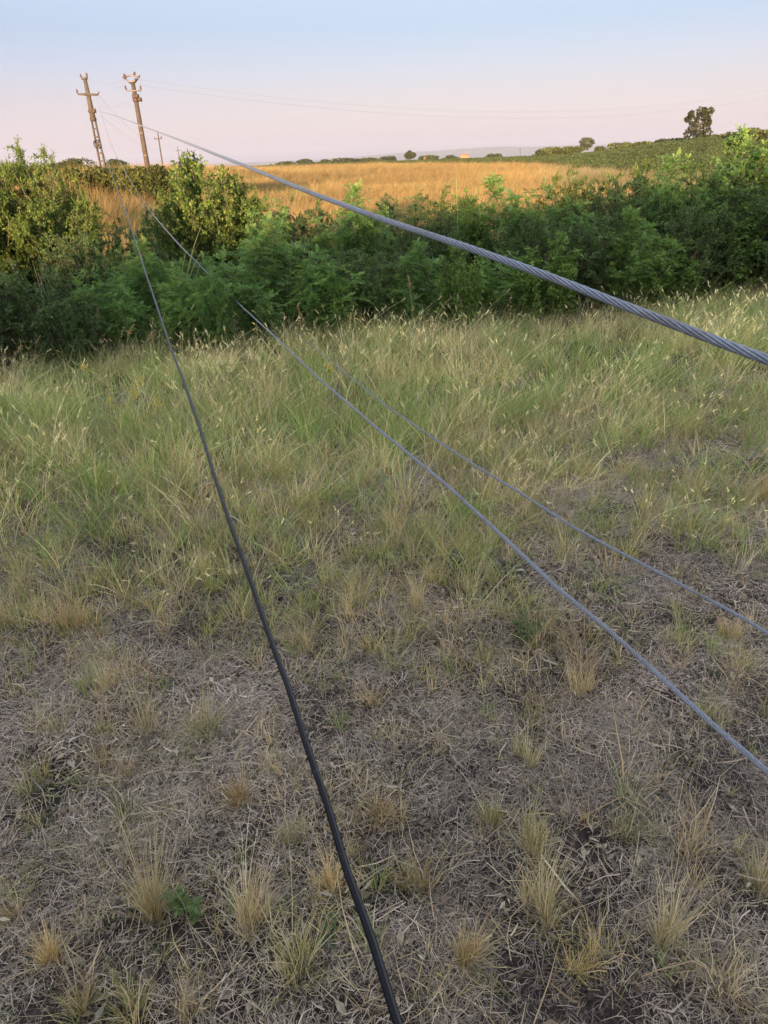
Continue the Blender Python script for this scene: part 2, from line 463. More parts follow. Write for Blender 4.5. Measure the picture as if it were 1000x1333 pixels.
def flakes(n, size, cols, lmin, lmax, rng=RNG):
    """broad dead leaf pieces, curled, lying about"""
    c = np.stack([rng.uniform(-size, size, n), rng.uniform(-size, size, n), rng.uniform(.004, .014, n)], -1)
    d = rng.normal(0, 1, (n, 3)) * np.array([1, 1, .3]); L_ = rng.uniform(lmin, lmax, n)
    V, Q, C = leaf_quads(c, d, np.array([0, 0, 1.]) + rng.normal(0, .45, (n, 3)), L_, L_ * rng.uniform(.15, .5, n), np.asarray(cols)[rng.integers(0, len(cols), n)] * rng.uniform(.6, 1.2, (n, 1)))
    return V, Q, C

def crumbs(n, size, rmin, rmax, cols, rng=RNG):
    """lumps of dry soil"""
    o8 = np.array([[1, 0, 0], [0, 1, 0], [-1, 0, 0], [0, -1, 0], [0, 0, .8], [0, 0, -.8]], float)
    f = np.array([[0, 1, 4, 4], [1, 2, 4, 4], [2, 3, 4, 4], [3, 0, 4, 4]])
    V, Q, C = [], [], []
    for k in range(n):
        r = rmin + (rmax - rmin) * rng.uniform() ** 3
        R_ = np.asarray(Euler(rng.uniform(0, 6.28, 3)).to_matrix())
        v = (o8 * rng.uniform(.6, 1.3, (6, 1))) @ R_.T * r + np.array([rng.uniform(-size, size), rng.uniform(-size, size), r * .3])
        V.append(v); Q += [(a + 6 * k, b + 6 * k, c + 6 * k) for a, b, c in ((0, 1, 4), (1, 2, 4), (2, 3, 4), (3, 0, 4), (1, 0, 5), (2, 1, 5), (3, 2, 5), (0, 3, 5))]
        C.append(np.tile(np.asarray(cols[rng.integers(0, len(cols))]) * rng.uniform(.7, 1.3), (6, 1)))
    return np.vstack(V), np.array(Q), np.vstack(C)

def litter(n, size, cols, lmin, lmax, w, rng=RNG, zmax=.02):
    """short dead stems lying every way"""
    c = np.stack([rng.uniform(-size, size, n), rng.uniform(-size, size, n), rng.uniform(.002, zmax, n)], -1)
    a = rng.uniform(0, 2 * np.pi, n); L_ = rng.uniform(lmin, lmax, n) * rng.uniform(.5, 1, n)
    d = np.stack([np.cos(a), np.sin(a), rng.normal(0, .22, n)], -1) * (L_ / 2)[:, None]
    s = np.stack([-np.sin(a), np.cos(a), rng.normal(0, .4, n)], -1) * (w * rng.lognormal(0, .45, n) / 2)[:, None]
    bow = np.stack([-np.sin(a), np.cos(a), rng.uniform(-.2, .8, n)], -1) * (L_ * rng.normal(0, .17, n))[:, None]
    V = np.stack([c - d - s, c - d + s, c + bow - s, c + bow + s, c + d - s * .5, c + d + s * .5], 1)
    Q = (np.array([[0, 1, 3, 2], [2, 3, 5, 4]])[None] + (np.arange(n) * 6)[:, None, None]).reshape(-1, 4)
    cols = np.asarray(cols, float); C = cols[rng.integers(0, len(cols), n)] * rng.uniform(.55, 1.25, (n, 1))
    return V.reshape(-1, 3), Q, np.repeat(C[:, None], 6, 1).reshape(-1, 3)

STRAW = [(.74, .65, .48), (0.644, 0.517, 0.329), (0.575, 0.448, 0.268), (0.713, 0.598, 0.414), (0.494, 0.38, 0.231)]
PALE = [(0.649, 0.59, 0.448), (0.566, 0.519, 0.401), (0.496, 0.448, 0.33)]
GOLD = [(0.529, 0.414, 0.281), (0.46, 0.336, 0.217), (0.575, 0.49, 0.39), (0.345, 0.258, 0.174)]
OLIVE = [(0.299, 0.322, 0.127), (0.38, 0.368, 0.172), (0.23, 0.276, 0.103), (0.46, 0.414, 0.218)]
GREEN = [(0.187, 0.283, 0.104), (0.231, 0.334, 0.117), (0.154, 0.233, 0.09), (0.286, 0.344, 0.165)]
DARKG = [(.06, .10, .035), (.08, .12, .04), (.10, .12, .05)]
GREYS = [(0.405, 0.365, 0.297), (0.486, 0.446, 0.365), (0.324, 0.284, 0.23), (0.257, 0.223, 0.182), (0.553, 0.499, 0.392), (0.378, 0.317, 0.236)]

def src(parts, mat): return mesh_arrays('clump', parts[0], parts[1], cols=parts[2], mats=[mat])

# dead stems lying on the soil
LIT = source_collection('lying_straw', [src(litter(300, .13, GREYS, .012, .075, .0011), M_LITTER) for _ in range(5)] +
                        [src(litter(16, .16, [(.50, .42, .32), (.44, .36, .25), (.54, .48, .38)], .05, .18, .0018, zmax=.03), M_LITTER) for _ in range(4)])
LIT2 = source_collection('leaf_pieces', [src(flakes(26, .15, [(.40, .33, .24), (.30, .24, .17), (.22, .17, .12), (.48, .42, .32)], .012, .045), M_LITTER) for _ in range(4)])
CRB = source_collection('soil_lump', [(lambda p: mesh_arrays('clump', p[0], None, p[1], cols=p[2], mats=[M_LITTER]))(crumbs(60, .16, .002, .011, [(.06, .05, .045), (.085, .07, .062), (.11, .092, .08)])) for _ in range(4)])
for nm, coll, n, lab in (('dead_leaf_pieces', LIT2, 900, 'broad curled bits of dead leaves among the straw'), ('soil_crumbs', CRB, 3600, 'crumbs and small lumps of dry soil')):
    P = np.stack([RNG.uniform(-3.2, 5.2, n), .4 + 4.6 * RNG.uniform(0, 1, n) ** 1.25], -1)
    P = P[np.abs(P[:, 0]) < P[:, 1] * .66 + 1.0]; n = len(P)
    scatter(nm, np.c_[P, zfun(P[:, 0], P[:, 1])], RNG.integers(0, 4, n), np.c_[np.zeros(n), np.zeros(n), RNG.uniform(0, 6.3, n)], RNG.uniform(.7, 1.2, n), RNG.uniform(.7, 1.2, (n, 1)) * np.ones((1, 3)), coll, lab)
n = 14500
P = np.stack([RNG.uniform(-3.4, 5.6, n), .35 + 5.3 * RNG.uniform(0, 1, n) ** 1.25], -1)
keep = np.abs(P[:, 0]) < P[:, 1] * .66 + 1.0
P = P[keep]; n = len(P)
bare = vnoise(P[:, 0], P[:, 1], .55, 11)
keep = RNG.uniform(0, 1, n) < (.10 + .62 * bare); P = P[keep]; n = len(P)
big = RNG.uniform(0, 1, n) < .27
idx = np.where(big, RNG.integers(5, 9, n), RNG.integers(0, 5, n))
tn = vnoise(P[:, 0], P[:, 1], .7, 12)[:, None]
tint = (.60 + .5 * tn) * np.array([1.04, .985, 1.03]) * RNG.uniform(.75, 1.3, (n, 1))
scatter('straw_litter', np.c_[P, zfun(P[:, 0], P[:, 1])], idx, np.c_[RNG.normal(0, .06, n), RNG.normal(0, .06, n), RNG.uniform(0, 6.3, n)],
        RNG.uniform(.65, 1.1, n), tint, LIT, 'grey dead grass stems lying over the bare soil')

# short dry turf between the tussocks
TURF = source_collection('short_turf', [src(blades(26, .06, .35, .45, .035, .0022, PALE, .9, (0, 0), 2, kink=.06), M_BLADE_I) for _ in range(3)] +
                         [src(blades(22, .08, .4, .38, .03, .0022, STRAW + GREYS[:2], .8, (.1, 0), 3, kink=.05), M_BLADE_I) for _ in range(3)] +
                         [src(blades(20, .06, .35, .6, .03, .0024, OLIVE, .8, (0, 0), 2), M_BLADE_I) for _ in range(3)] +
                         [src(blades(14, .11, .4, .28, .03, .003, GOLD, .6, (0, 0), 3, kink=.06), M_BLADE_I) for _ in range(2)])
n = 15000
P = np.stack([RNG.uniform(-4.2, 6.6, n), .4 + 5.6 * RNG.uniform(0, 1, n) ** 1.1], -1)
P = P[np.abs(P[:, 0]) < P[:, 1] * .66 + 1.0]; n = len(P)
cl = .55 * vnoise(P[:, 0], P[:, 1], .32, 21) + .45 * vnoise(P[:, 0], P[:, 1], .11, 22)
P = P[RNG.uniform(0, 1, n) < sm(.34, .72, cl) + .06]; n = len(P)
u = RNG.uniform(0, 1, n) + .5 * (vnoise(P[:, 0], P[:, 1], .6, 23) - .5)
idx = np.where(u < .42, RNG.integers(0, 3, n), np.where(u < .70, RNG.integers(3, 6, n), np.where(u < .93, RNG.integers(6, 9, n), RNG.integers(9, 11, n))))
scatter('dry_turf', np.c_[P, zfun(P[:, 0], P[:, 1])], idx, np.c_[RNG.normal(0, .1, n), RNG.normal(0, .1, n), RNG.uniform(0, 6.3, n)],
        RNG.uniform(.6, 1.35, n), RNG.uniform(.75, 1.15, (n, 1)) * np.array([1, .99, .96]), TURF, 'short dry grass sprouting through the soil')

# small upright tufts where the meadow thins out
TUFT = source_collection('small_tuft', [src(blades(30, .13, .35, .22, .030, .0026, p, .5, (.15, 0), 3, kink=.02), M_BLADE_I) for p in (OLIVE, OLIVE, STRAW, PALE, GOLD, OLIVE + STRAW, GREEN + OLIVE)])
n = 13000
P = np.stack([RNG.uniform(-4.2, 6.6, n), RNG.uniform(.5, 5.2, n)], -1)
P = P[np.abs(P[:, 0]) < P[:, 1] * .66 + 1.0]; n = len(P)
cl = .5 * vnoise(P[:, 0], P[:, 1], .45, 25) + .5 * vnoise(P[:, 0], P[:, 1], .14, 26)
P = P[RNG.uniform(0, 1, n) < (.13 + .30 * sm(1.3, 2.6, P[:, 1] - .10 * P[:, 0])) * (.35 + 2.2 * sm(.40, .72, cl))]; n = len(P)
scatter('small_grass_tufts', np.c_[P, zfun(P[:, 0], P[:, 1])], RNG.integers(0, 7, n), np.c_[RNG.normal(0, .1, n), RNG.normal(0, .1, n), RNG.normal(0, .8, n)],
        RNG.uniform(.45, 1.15, n) * (.7 + .3 * sm(1.5, 3, P[:, 1])), RNG.uniform(.9, 1.5, (n, 1)) * np.array([1, 1, .96]), TUFT, 'small upright grass tufts where the meadow thins out')

# the taller meadow in front of the thicket
MEAD = source_collection('meadow_clump', [src(blades(20, .30, .35, .26, .07, .0062, GREEN + OLIVE[:2], .5, (.32, 0), 4), M_BLADE_I) for _ in range(4)] +
                         [src(blades(24, .32, .35, .24, .06, .0038, STRAW + PALE, .52, (.45, 0), 4), M_BLADE_I) for _ in range(4)] +
                         [src(join(blades(12, .24, .3, .32, .07, .0048, OLIVE, .7, (.3, 0), 3), blades(9, .3, .3, .28, .06, .0036, STRAW, .8, (.45, 0), 4)), M_BLADE_I) for _ in range(4)] +
                         [src(join(seedheads(7, .46, .06, STRAW, w=.003), blades(10, .26, .3, .3, .06, .004, PALE + OLIVE, .7, (.4, 0), 3)), M_BLADE_I) for _ in range(3)])
n = 21000
P = np.stack([RNG.uniform(-6.5, 10, n), RNG.uniform(2.3, 12.5, n)], -1)
P = P[np.abs(P[:, 0]) < P[:, 1] * .64 + .9]; n = len(P)
x, y = P.T
# edge of the tall grass: starts nearer on the left, farther right, with ragged tongues
edge = np.interp(x, [-4, -1.5, -.6, .3, 1.1, 2.0, 3, 4.5], [2.1, 2.2, 2.45, 2.75, 3.1, 3.4, 3.8, 3.8]) + 1.1 * (vnoise(x, y, .6, 31) - .5) + .5 * (vnoise(x, y, .2, 32) - .5)
e = y - edge
den = (.20 * sm(-1.8, -.2, e) + .66 * sm(-1.0, 2.0, e)) * (1 - sm(.3, 1.4, y - hedge_y(x))) * (.25 + 1.0 * vnoise(x, y, .3, 33))
k = RNG.uniform(0, 1, n) < den; P = P[k]; e = e[k]; n = len(P); x, y = P.T
g = .40 * vnoise(x, y, 1.0, 34) + .6 * vnoise(x, y, .28, 35) + .10 * sm(-.3, -2.5, x) * (1 - sm(5.2, 6.6, y)) + .08 * np.exp(-((x - 1.2) / 1.3) ** 2 - ((y - 4.8) / 1.) ** 2)
u = RNG.uniform(0, 1, n) * .62 + g * .72 - .16
idx = np.where(u > .60, RNG.integers(0, 4, n), np.where(u > .43, RNG.integers(8, 12, n), np.where(RNG.uniform(0, 1, n) < .72, RNG.integers(4, 8, n), RNG.integers(12, 15, n))))
hs = (.30 + .52 * sm(-.8, 2.2, e)) * (1 - .22 * sm(-1.5, 0, y - hedge_y(x))) * RNG.uniform(.7, 1.25, n) * (.8 + .4 * vnoise(x, y, .8, 36))
scatter('meadow_grass', np.c_[P, zfun(x, y)], idx, np.c_[RNG.normal(0, .12, n), RNG.normal(0, .12, n), RNG.normal(0, .5, n)],
        np.c_[np.sqrt(hs) * 1.05, np.sqrt(hs) * 1.05, hs], RNG.uniform(.85, 1.6, (n, 1)) * (.88 + .5 * vnoise(x, y, .5, 37))[:, None] * np.array([1, 1.02, .92]), MEAD,
        'tall green and straw coloured grass leaning to the right')

# golden field beyond the thicket
FLD = source_collection('field_clump', [src(blades(40, .75, .25, .22, .22, .014, [(.36, .26, .125), (.31, .22, .10), (.40, .30, .16)], .45, (.2, 0), 3), M_BLADE_I) for _ in range(4)] +
                        [src(blades(34, .5, .3, .3, .2, .016, OLIVE + GREEN[:2], .5, (.2, 0), 3), M_BLADE_I) for _ in range(2)])
n = 52000
y = 19 + (205 - 19) * RNG.uniform(0, 1, n) ** 1.6
x = RNG.uniform(-.62, .60, n) * y
k = RNG.uniform(0, 1, n) > green_zone(x, y); x, y = x[k], y[k]; n = len(x)
gr = .5 * vnoise(x, y / 3, 5, 41) + .5 * vnoise(x, y / 3, 1.6, 42)
idx = np.where(gr + RNG.normal(0, .1, n) > .66, RNG.integers(4, 6, n), RNG.integers(0, 4, n))
rt = (sm(.20, .27, x / y) * sm(40, 60, y))[:, None]  # right part of the field tinted greyer: shade put into the grass colour
hs = RNG.uniform(.75, 1.25, n) * (.60 + .4 * vnoise(x, y, 4, 43))
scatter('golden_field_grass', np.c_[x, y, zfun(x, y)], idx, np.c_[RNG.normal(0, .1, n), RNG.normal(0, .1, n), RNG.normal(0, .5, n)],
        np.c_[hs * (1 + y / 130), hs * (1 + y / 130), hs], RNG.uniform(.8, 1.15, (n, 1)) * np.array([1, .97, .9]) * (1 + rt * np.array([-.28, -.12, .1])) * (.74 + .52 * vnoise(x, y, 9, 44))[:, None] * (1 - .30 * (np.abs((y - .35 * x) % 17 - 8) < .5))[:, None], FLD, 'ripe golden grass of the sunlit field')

# rows of green vines beyond the golden field
def leaf_cloud(n, R, lw, cols, rng=RNG, zc=None):
    p = rng.normal(0, 1, (n, 3)); p /= np.linalg.norm(p, axis=1)[:, None]; p *= rng.uniform(.35, 1, (n, 1)) ** .5
    p = p * np.asarray(R) + (np.array([0, 0, R[2]]) if zc is None else zc)
    a = rng.normal(0, 1, (n, 3)); a /= np.linalg.norm(a, axis=1)[:, None]
    b = np.cross(a, rng.normal(0, 1, (n, 3))); b /= np.linalg.norm(b, axis=1)[:, None]
    s = lw * rng.uniform(.6, 1.3, (n, 1))
    V = np.stack([p - a * s, p + b * s * .5, p + a * s, p - b * s * .5], 1).reshape(-1, 3)
    C = np.asarray(cols)[rng.integers(0, len(cols), n)] * rng.uniform(.7, 1.3, (n, 1))
    return V, np.arange(4 * n).reshape(n, 4), np.repeat(C[:, None], 4, 1).reshape(-1, 3)
VINE = [(.06, .095, .035), (.075, .11, .04), (.10, .12, .05), (.05, .08, .03)]
CROP = source_collection('vine_clump', [src(leaf_cloud(220, (.9, .5, .6), .11, VINE), M_BLADE_I) for _ in range(4)])
pts = []
for yy in np.concatenate([np.arange(-60, 130, 2.6), np.arange(130, 300, 4.5), np.arange(300, 440, 8)]):
    xx = np.arange(-160, 265, 1.25)
    pts.append(np.c_[xx, yy + .22 * xx + RNG.normal(0, .25, len(xx))])
P = np.vstack(pts); sl_ = P[:, 0] / np.maximum(P[:, 1], 1)
P = P[(P[:, 1] > 40) & (P[:, 1] < 440) & (sl_ > -.36) & (sl_ < .60) & (green_zone(P[:, 0], P[:, 1]) > .5)]
n = len(P); hs = RNG.uniform(.55, .95, n)
scatter('vineyard', np.c_[P, zfun(P[:, 0], P[:, 1])], RNG.integers(0, 4, n), np.c_[np.zeros(n), np.zeros(n), RNG.normal(.12, .3, n)], hs,
        RNG.uniform(.8, 1.25, (n, 1)) * np.ones((1, 3)), CROP, 'green vine rows beyond the golden field')

# ------------------------------------------------------------------ bushes
KINDS = {  # leaf length, width, leaves per twig, twig length, palette
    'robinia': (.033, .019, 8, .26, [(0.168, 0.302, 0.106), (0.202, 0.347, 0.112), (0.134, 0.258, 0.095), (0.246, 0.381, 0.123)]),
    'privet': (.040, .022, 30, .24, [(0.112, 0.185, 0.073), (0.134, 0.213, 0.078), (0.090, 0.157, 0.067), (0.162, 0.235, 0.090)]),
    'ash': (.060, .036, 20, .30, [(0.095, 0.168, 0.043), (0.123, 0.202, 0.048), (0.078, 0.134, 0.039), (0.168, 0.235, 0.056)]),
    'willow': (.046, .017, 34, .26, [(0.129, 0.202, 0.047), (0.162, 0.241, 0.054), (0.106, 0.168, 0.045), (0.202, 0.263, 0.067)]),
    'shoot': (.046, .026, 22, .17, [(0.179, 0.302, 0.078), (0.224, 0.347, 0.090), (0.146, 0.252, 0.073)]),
}
def bush_meshes(kind, w, h, nsh, ntw, seed, leafscale=1.0, column=False):
    rg = np.random.default_rng(seed)
    LL, LW, per, tl, pal = KINDS[kind]; LL *= leafscale; LW *= leafscale; pal = np.array(pal)
    st = MB(); lv = []
    R = w / 2
    for k in range(nsh):
        th = rg.uniform(0, 2 * np.pi); rr = math.sqrt(rg.uniform(.0, 1))
        if column: end = np.array([R * rr * np.cos(th), R * rr * np.sin(th), h * (rg.uniform(.55, 1.0) if k else 1.0) * (1 - .25 * rr)])
        else: end = np.array([R * rr * np.cos(th), R * rr * np.sin(th), h * math.sqrt(max(1 - .80 * rr ** 2.2, .05)) * (rg.uniform(.80, 1.0) if k > 3 else 1.0)])
        base = np.array([.28 * end[0] + rg.normal(0, .04), .28 * end[1] + rg.normal(0, .04), -.06])
        t = np.linspace(0, 1, 7)
        bow = rg.normal(0, .05, 3) * h
        P = np.stack([base[0] + (end[0] - base[0]) * t ** 1.35, base[1] + (end[1] - base[1]) * t ** 1.35, base[2] + (end[2] - base[2]) * t ** .88], -1)
        P += np.sin(t * np.pi)[:, None] * bow
        st.tube(P, np.linspace(.011, .0025, 7) * (h / 1.3) ** .5, 4, False)
        T0 = rg.uniform(.10, 1.0, ntw) ** (.8 if not column else .9)
        for tt in T0:
            c = np.array([np.interp(tt, t, P[:, q]) for q in range(3)])
            if c[2] < h * .08: continue
            out = np.array([end[0], end[1], 0]) / (R + 1e-6)
            d = out * .7 + rg.normal(0, .75, 3) + np.array([0, 0, .55]); 
            if column: d = d * np.array([.8, .8, .8]) + np.array([0, 0, .6])
            d /= np.linalg.norm(d)
            L_ = tl * rg.uniform(.5, 1.25) * (1.1 - .45 * tt) * (h / 1.3) ** .4
            q = np.linspace(0, 1, 4)
            TP = c + d * (L_ * q)[:, None] + np.array([0, 0, -1.]) * (L_ * .22 * q ** 2)[:, None]
            st.tube(TP, [.0032, .0026, .002, .0012], 3, False)
            shade = rg.uniform(.8, 1.2)
            if kind == 'robinia':
                for f_ in range(per):
                    u = rg.uniform(.1, 1.0); b0 = c + d * L_ * u + np.array([0, 0, -L_ * .22 * u * u])
                    fd = rg.normal(0, 1, 3) * np.array([1, 1, .35]) + d * .6 + np.array([0, 0, .25]); fd /= np.linalg.norm(fd)
                    fl = rg.uniform(.11, .20) * leafscale; npair = 6
                    nr = np.array([0, 0, 1.]) + rg.normal(0, .35, 3); sd = np.cross(fd, nr); sd /= np.linalg.norm(sd); nr = np.cross(sd, fd)
                    us = np.repeat((np.arange(npair) + 1.2) / (npair + 1), 2)
                    sg = np.tile([1., -1.], npair)
                    pp = b0 + fd * (fl * us)[:, None] - np.array([0, 0, 1.]) * (fl * .35 * us ** 2)[:, None]
                    dd = sd * sg[:, None] + fd * .35 + rg.normal(0, .18, (2 * npair, 3))
                    pp = np.vstack([pp, b0 + fd * fl - np.array([0, 0, fl * .35])]); dd = np.vstack([dd, fd])
                    m_ = len(pp)
                    C = pal[rg.integers(0, len(pal))] * shade * rg.uniform(.85, 1.15, (m_, 1))
                    lv.append((pp, dd, nr + rg.normal(0, .25, (m_, 3)), LL * rg.uniform(.75, 1.2, m_), LW * rg.uniform(.8, 1.2, m_), C))
            else:
                m_ = per; u = rg.uniform(.02, 1.05, m_)
                pp = c + d * (L_ * u)[:, None] - np.array([0, 0, 1.]) * (L_ * .22 * u * u)[:, None] + rg.normal(0, .012, (m_, 3))
                dd = d * .55 + rg.normal(0, .8, (m_, 3)) + np.array([0, 0, .1])
                nr = np.array([0, 0, 1.]) + rg.normal(0, .6, (m_, 3))
                C = pal[rg.integers(0, len(pal), m_)] * shade * rg.uniform(.8, 1.2, (m_, 1))
                lv.append((pp, dd, nr, LL * rg.uniform(.6, 1.25, m_), LW * rg.uniform(.7, 1.25, m_), C))
    A = [np.concatenate([l[k] for l in lv]) for k in range(6)]
    V, Q, C = leaf_quads(*A)
    sm_ = mesh_arrays('stems', np.vstack(st.v), np.vstack(st.q), mats=[M_BARK])
    fm = mesh_arrays('foliage', V, Q, cols=C, mats=[M_LEAF])
    return sm_, fm, w, h

PROTO = {
    'robinia': [bush_meshes('robinia', 1.25, 1.15, 24, 12, 11), bush_meshes('robinia', 1.5, 1.3, 28, 12, 12)],
    'privet': [bush_meshes('privet', 1.5, 1.4, 40, 14, 21), bush_meshes('privet', 1.3, 1.6, 36, 15, 22)],
    'ash': [bush_meshes('ash', 2.3, 2.2, 62, 24, 31)],
    'willow': [bush_meshes('willow', 2.4, 2.1, 84, 26, 41), bush_meshes('willow', 1.5, 1.5, 40, 16, 42)],
    'shoot': [bush_meshes('shoot', .7, 1.6, 18, 26, 51, 1.0, True), bush_meshes('shoot', .55, 2.1, 14, 34, 52, 1.05, True)],
}
def spot(px, py, off=None, Y=None):
    d = ray(px, py)
    y = Y if Y is not None else 8.0
    for _ in range(12):
        x = d[0] / d[1] * y
        if Y is None: y = float(hedge_y(x)) + off
    return x, y, EYE + d[2] / d[1] * y

NAMES = {'robinia': 'robinia_bush', 'privet': 'dense_bush', 'ash': 'broadleaf_bush', 'willow': 'willow_bush', 'shoot': 'sapling'}
def bush(kind, v, px, ptop, pw, label, off=None, Y=None, rz=None, fat=1.0):
    x, y, zt = spot(px, ptop, off, Y)
    zb = float(zfun(x, y))
    smesh, fmesh, w0, h0 = PROTO[kind][v]
    W = .88 * pw / FPX * math.hypot(x, y); Hh = max(zt - zb, .3)
    r = empty(NAMES[kind], (x, y, zb), label, 'sapling' if kind == 'shoot' else 'bush', 'bushes and saplings of the thicket')
    r.rotation_euler = (0, 0, RNG.uniform(0, 6.28) if rz is None else rz)
    sx_ = W / w0; sz_ = Hh / h0
    r.scale = (sx_, sx_ * fat, sz_)
    link('stems', smesh, r); link('foliage', fmesh, r)
    return r

B = bush
# front row, left to right
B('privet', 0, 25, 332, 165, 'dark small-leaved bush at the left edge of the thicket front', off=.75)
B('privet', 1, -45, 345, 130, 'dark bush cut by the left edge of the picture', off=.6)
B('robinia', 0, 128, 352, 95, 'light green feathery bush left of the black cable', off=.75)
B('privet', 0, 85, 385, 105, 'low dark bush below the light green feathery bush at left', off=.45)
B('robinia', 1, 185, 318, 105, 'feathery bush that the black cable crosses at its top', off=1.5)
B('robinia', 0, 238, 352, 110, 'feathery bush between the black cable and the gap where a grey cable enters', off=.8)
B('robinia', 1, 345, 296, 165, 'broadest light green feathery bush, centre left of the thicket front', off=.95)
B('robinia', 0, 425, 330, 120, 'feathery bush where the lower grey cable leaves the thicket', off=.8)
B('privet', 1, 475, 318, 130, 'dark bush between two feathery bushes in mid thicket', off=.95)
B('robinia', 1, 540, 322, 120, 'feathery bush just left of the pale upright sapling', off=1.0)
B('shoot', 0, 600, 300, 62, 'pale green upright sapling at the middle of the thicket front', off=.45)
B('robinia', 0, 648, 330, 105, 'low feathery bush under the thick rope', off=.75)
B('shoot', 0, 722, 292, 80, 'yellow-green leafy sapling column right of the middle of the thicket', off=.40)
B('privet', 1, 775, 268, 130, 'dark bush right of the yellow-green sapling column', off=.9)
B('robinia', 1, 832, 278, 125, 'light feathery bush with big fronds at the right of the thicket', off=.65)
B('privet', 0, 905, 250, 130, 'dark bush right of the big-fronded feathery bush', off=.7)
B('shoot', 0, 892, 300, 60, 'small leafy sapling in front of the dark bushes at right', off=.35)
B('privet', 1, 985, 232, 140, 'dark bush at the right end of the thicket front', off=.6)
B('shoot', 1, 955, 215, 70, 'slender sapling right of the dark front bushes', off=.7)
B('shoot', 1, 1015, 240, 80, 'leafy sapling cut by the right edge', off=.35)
B('robinia', 0, 272, 342, 66, 'small feathery bush into which the lower grey cable disappears', off=.5)
# second row
B('privet', 0, 560, 256, 150, 'dark bush behind the middle feathery bushes', off=2.4)
B('robinia', 1, 655, 238, 140, 'tall feathery bush behind the low ones under the rope', off=2.0)
B('shoot', 1, 610, 228, 52, 'tall thin sapling standing above the middle of the thicket', off=1.9)
B('robinia', 0, 720, 248, 130, 'feathery bush behind the yellow-green sapling column', off=1.9)
B('willow', 1, 752, 214, 120, 'sunlit yellow-topped bush at the far edge of the thicket', off=3.6)
B('privet', 1, 812, 220, 130, 'tall dark bush behind the big-fronded one', off=1.9)
B('robinia', 1, 865, 212, 130, 'tall feathery bush below the lone tree', off=1.7)
B('willow', 1, 830, 206, 110, 'bush with yellow sunlit tips below the lone tree', off=3.4)
B('privet', 0, 925, 196, 140, 'tall dark bush near the right end, second row', off=1.6)
B('shoot', 1, 900, 182, 60, 'sapling with yellow sunlit leaves left of the tallest one', off=2.6)
B('robinia', 1, 985, 180, 130, 'tall feathery bush at the right edge, second row', off=1.6)
B('shoot', 1, 968, 142, 60, 'tallest sapling with a sunlit tip rising into the sky', off=1.9)
B('shoot', 1, 1000, 160, 70, 'tall sapling at the right edge beside the tallest one', off=1.4)
B('privet', 1, 1050, 172, 170, 'tall dark bush cut by the right edge of the picture', off=1.5)
B('privet', 0, 705, 262, 120, 'dark bush filling behind the right middle of the thicket', off=1.3)
# left and centre, farther back
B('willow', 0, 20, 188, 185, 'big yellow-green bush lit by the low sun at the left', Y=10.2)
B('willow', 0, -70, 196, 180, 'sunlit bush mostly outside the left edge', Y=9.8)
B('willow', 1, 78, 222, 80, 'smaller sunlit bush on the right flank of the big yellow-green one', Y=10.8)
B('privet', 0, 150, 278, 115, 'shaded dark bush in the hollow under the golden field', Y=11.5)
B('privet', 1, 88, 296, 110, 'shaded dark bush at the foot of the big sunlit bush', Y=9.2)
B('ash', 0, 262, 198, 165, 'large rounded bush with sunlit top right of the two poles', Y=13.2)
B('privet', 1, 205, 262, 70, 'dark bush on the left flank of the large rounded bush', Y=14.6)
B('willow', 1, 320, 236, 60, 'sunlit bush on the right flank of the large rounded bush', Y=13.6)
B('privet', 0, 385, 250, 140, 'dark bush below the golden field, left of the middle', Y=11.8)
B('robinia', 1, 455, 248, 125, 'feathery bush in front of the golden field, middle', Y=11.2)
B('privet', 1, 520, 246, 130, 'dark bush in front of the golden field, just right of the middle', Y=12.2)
B('robinia', 0, 345, 262, 80, 'small feathery bush between the large rounded bush and the dark one', Y=11.0)
B('willow', 1, 590, 240, 105, 'grey-green bush in front of the golden field, right of the middle', Y=12.6)
B('robinia', 0, 250, 330, 80, 'feathery bush in the hollow behind the grey cable', Y=10.2)
B('robinia', 0, 150, 330, 90, 'feathery bush in the hollow left of the black cable', Y=9.4)

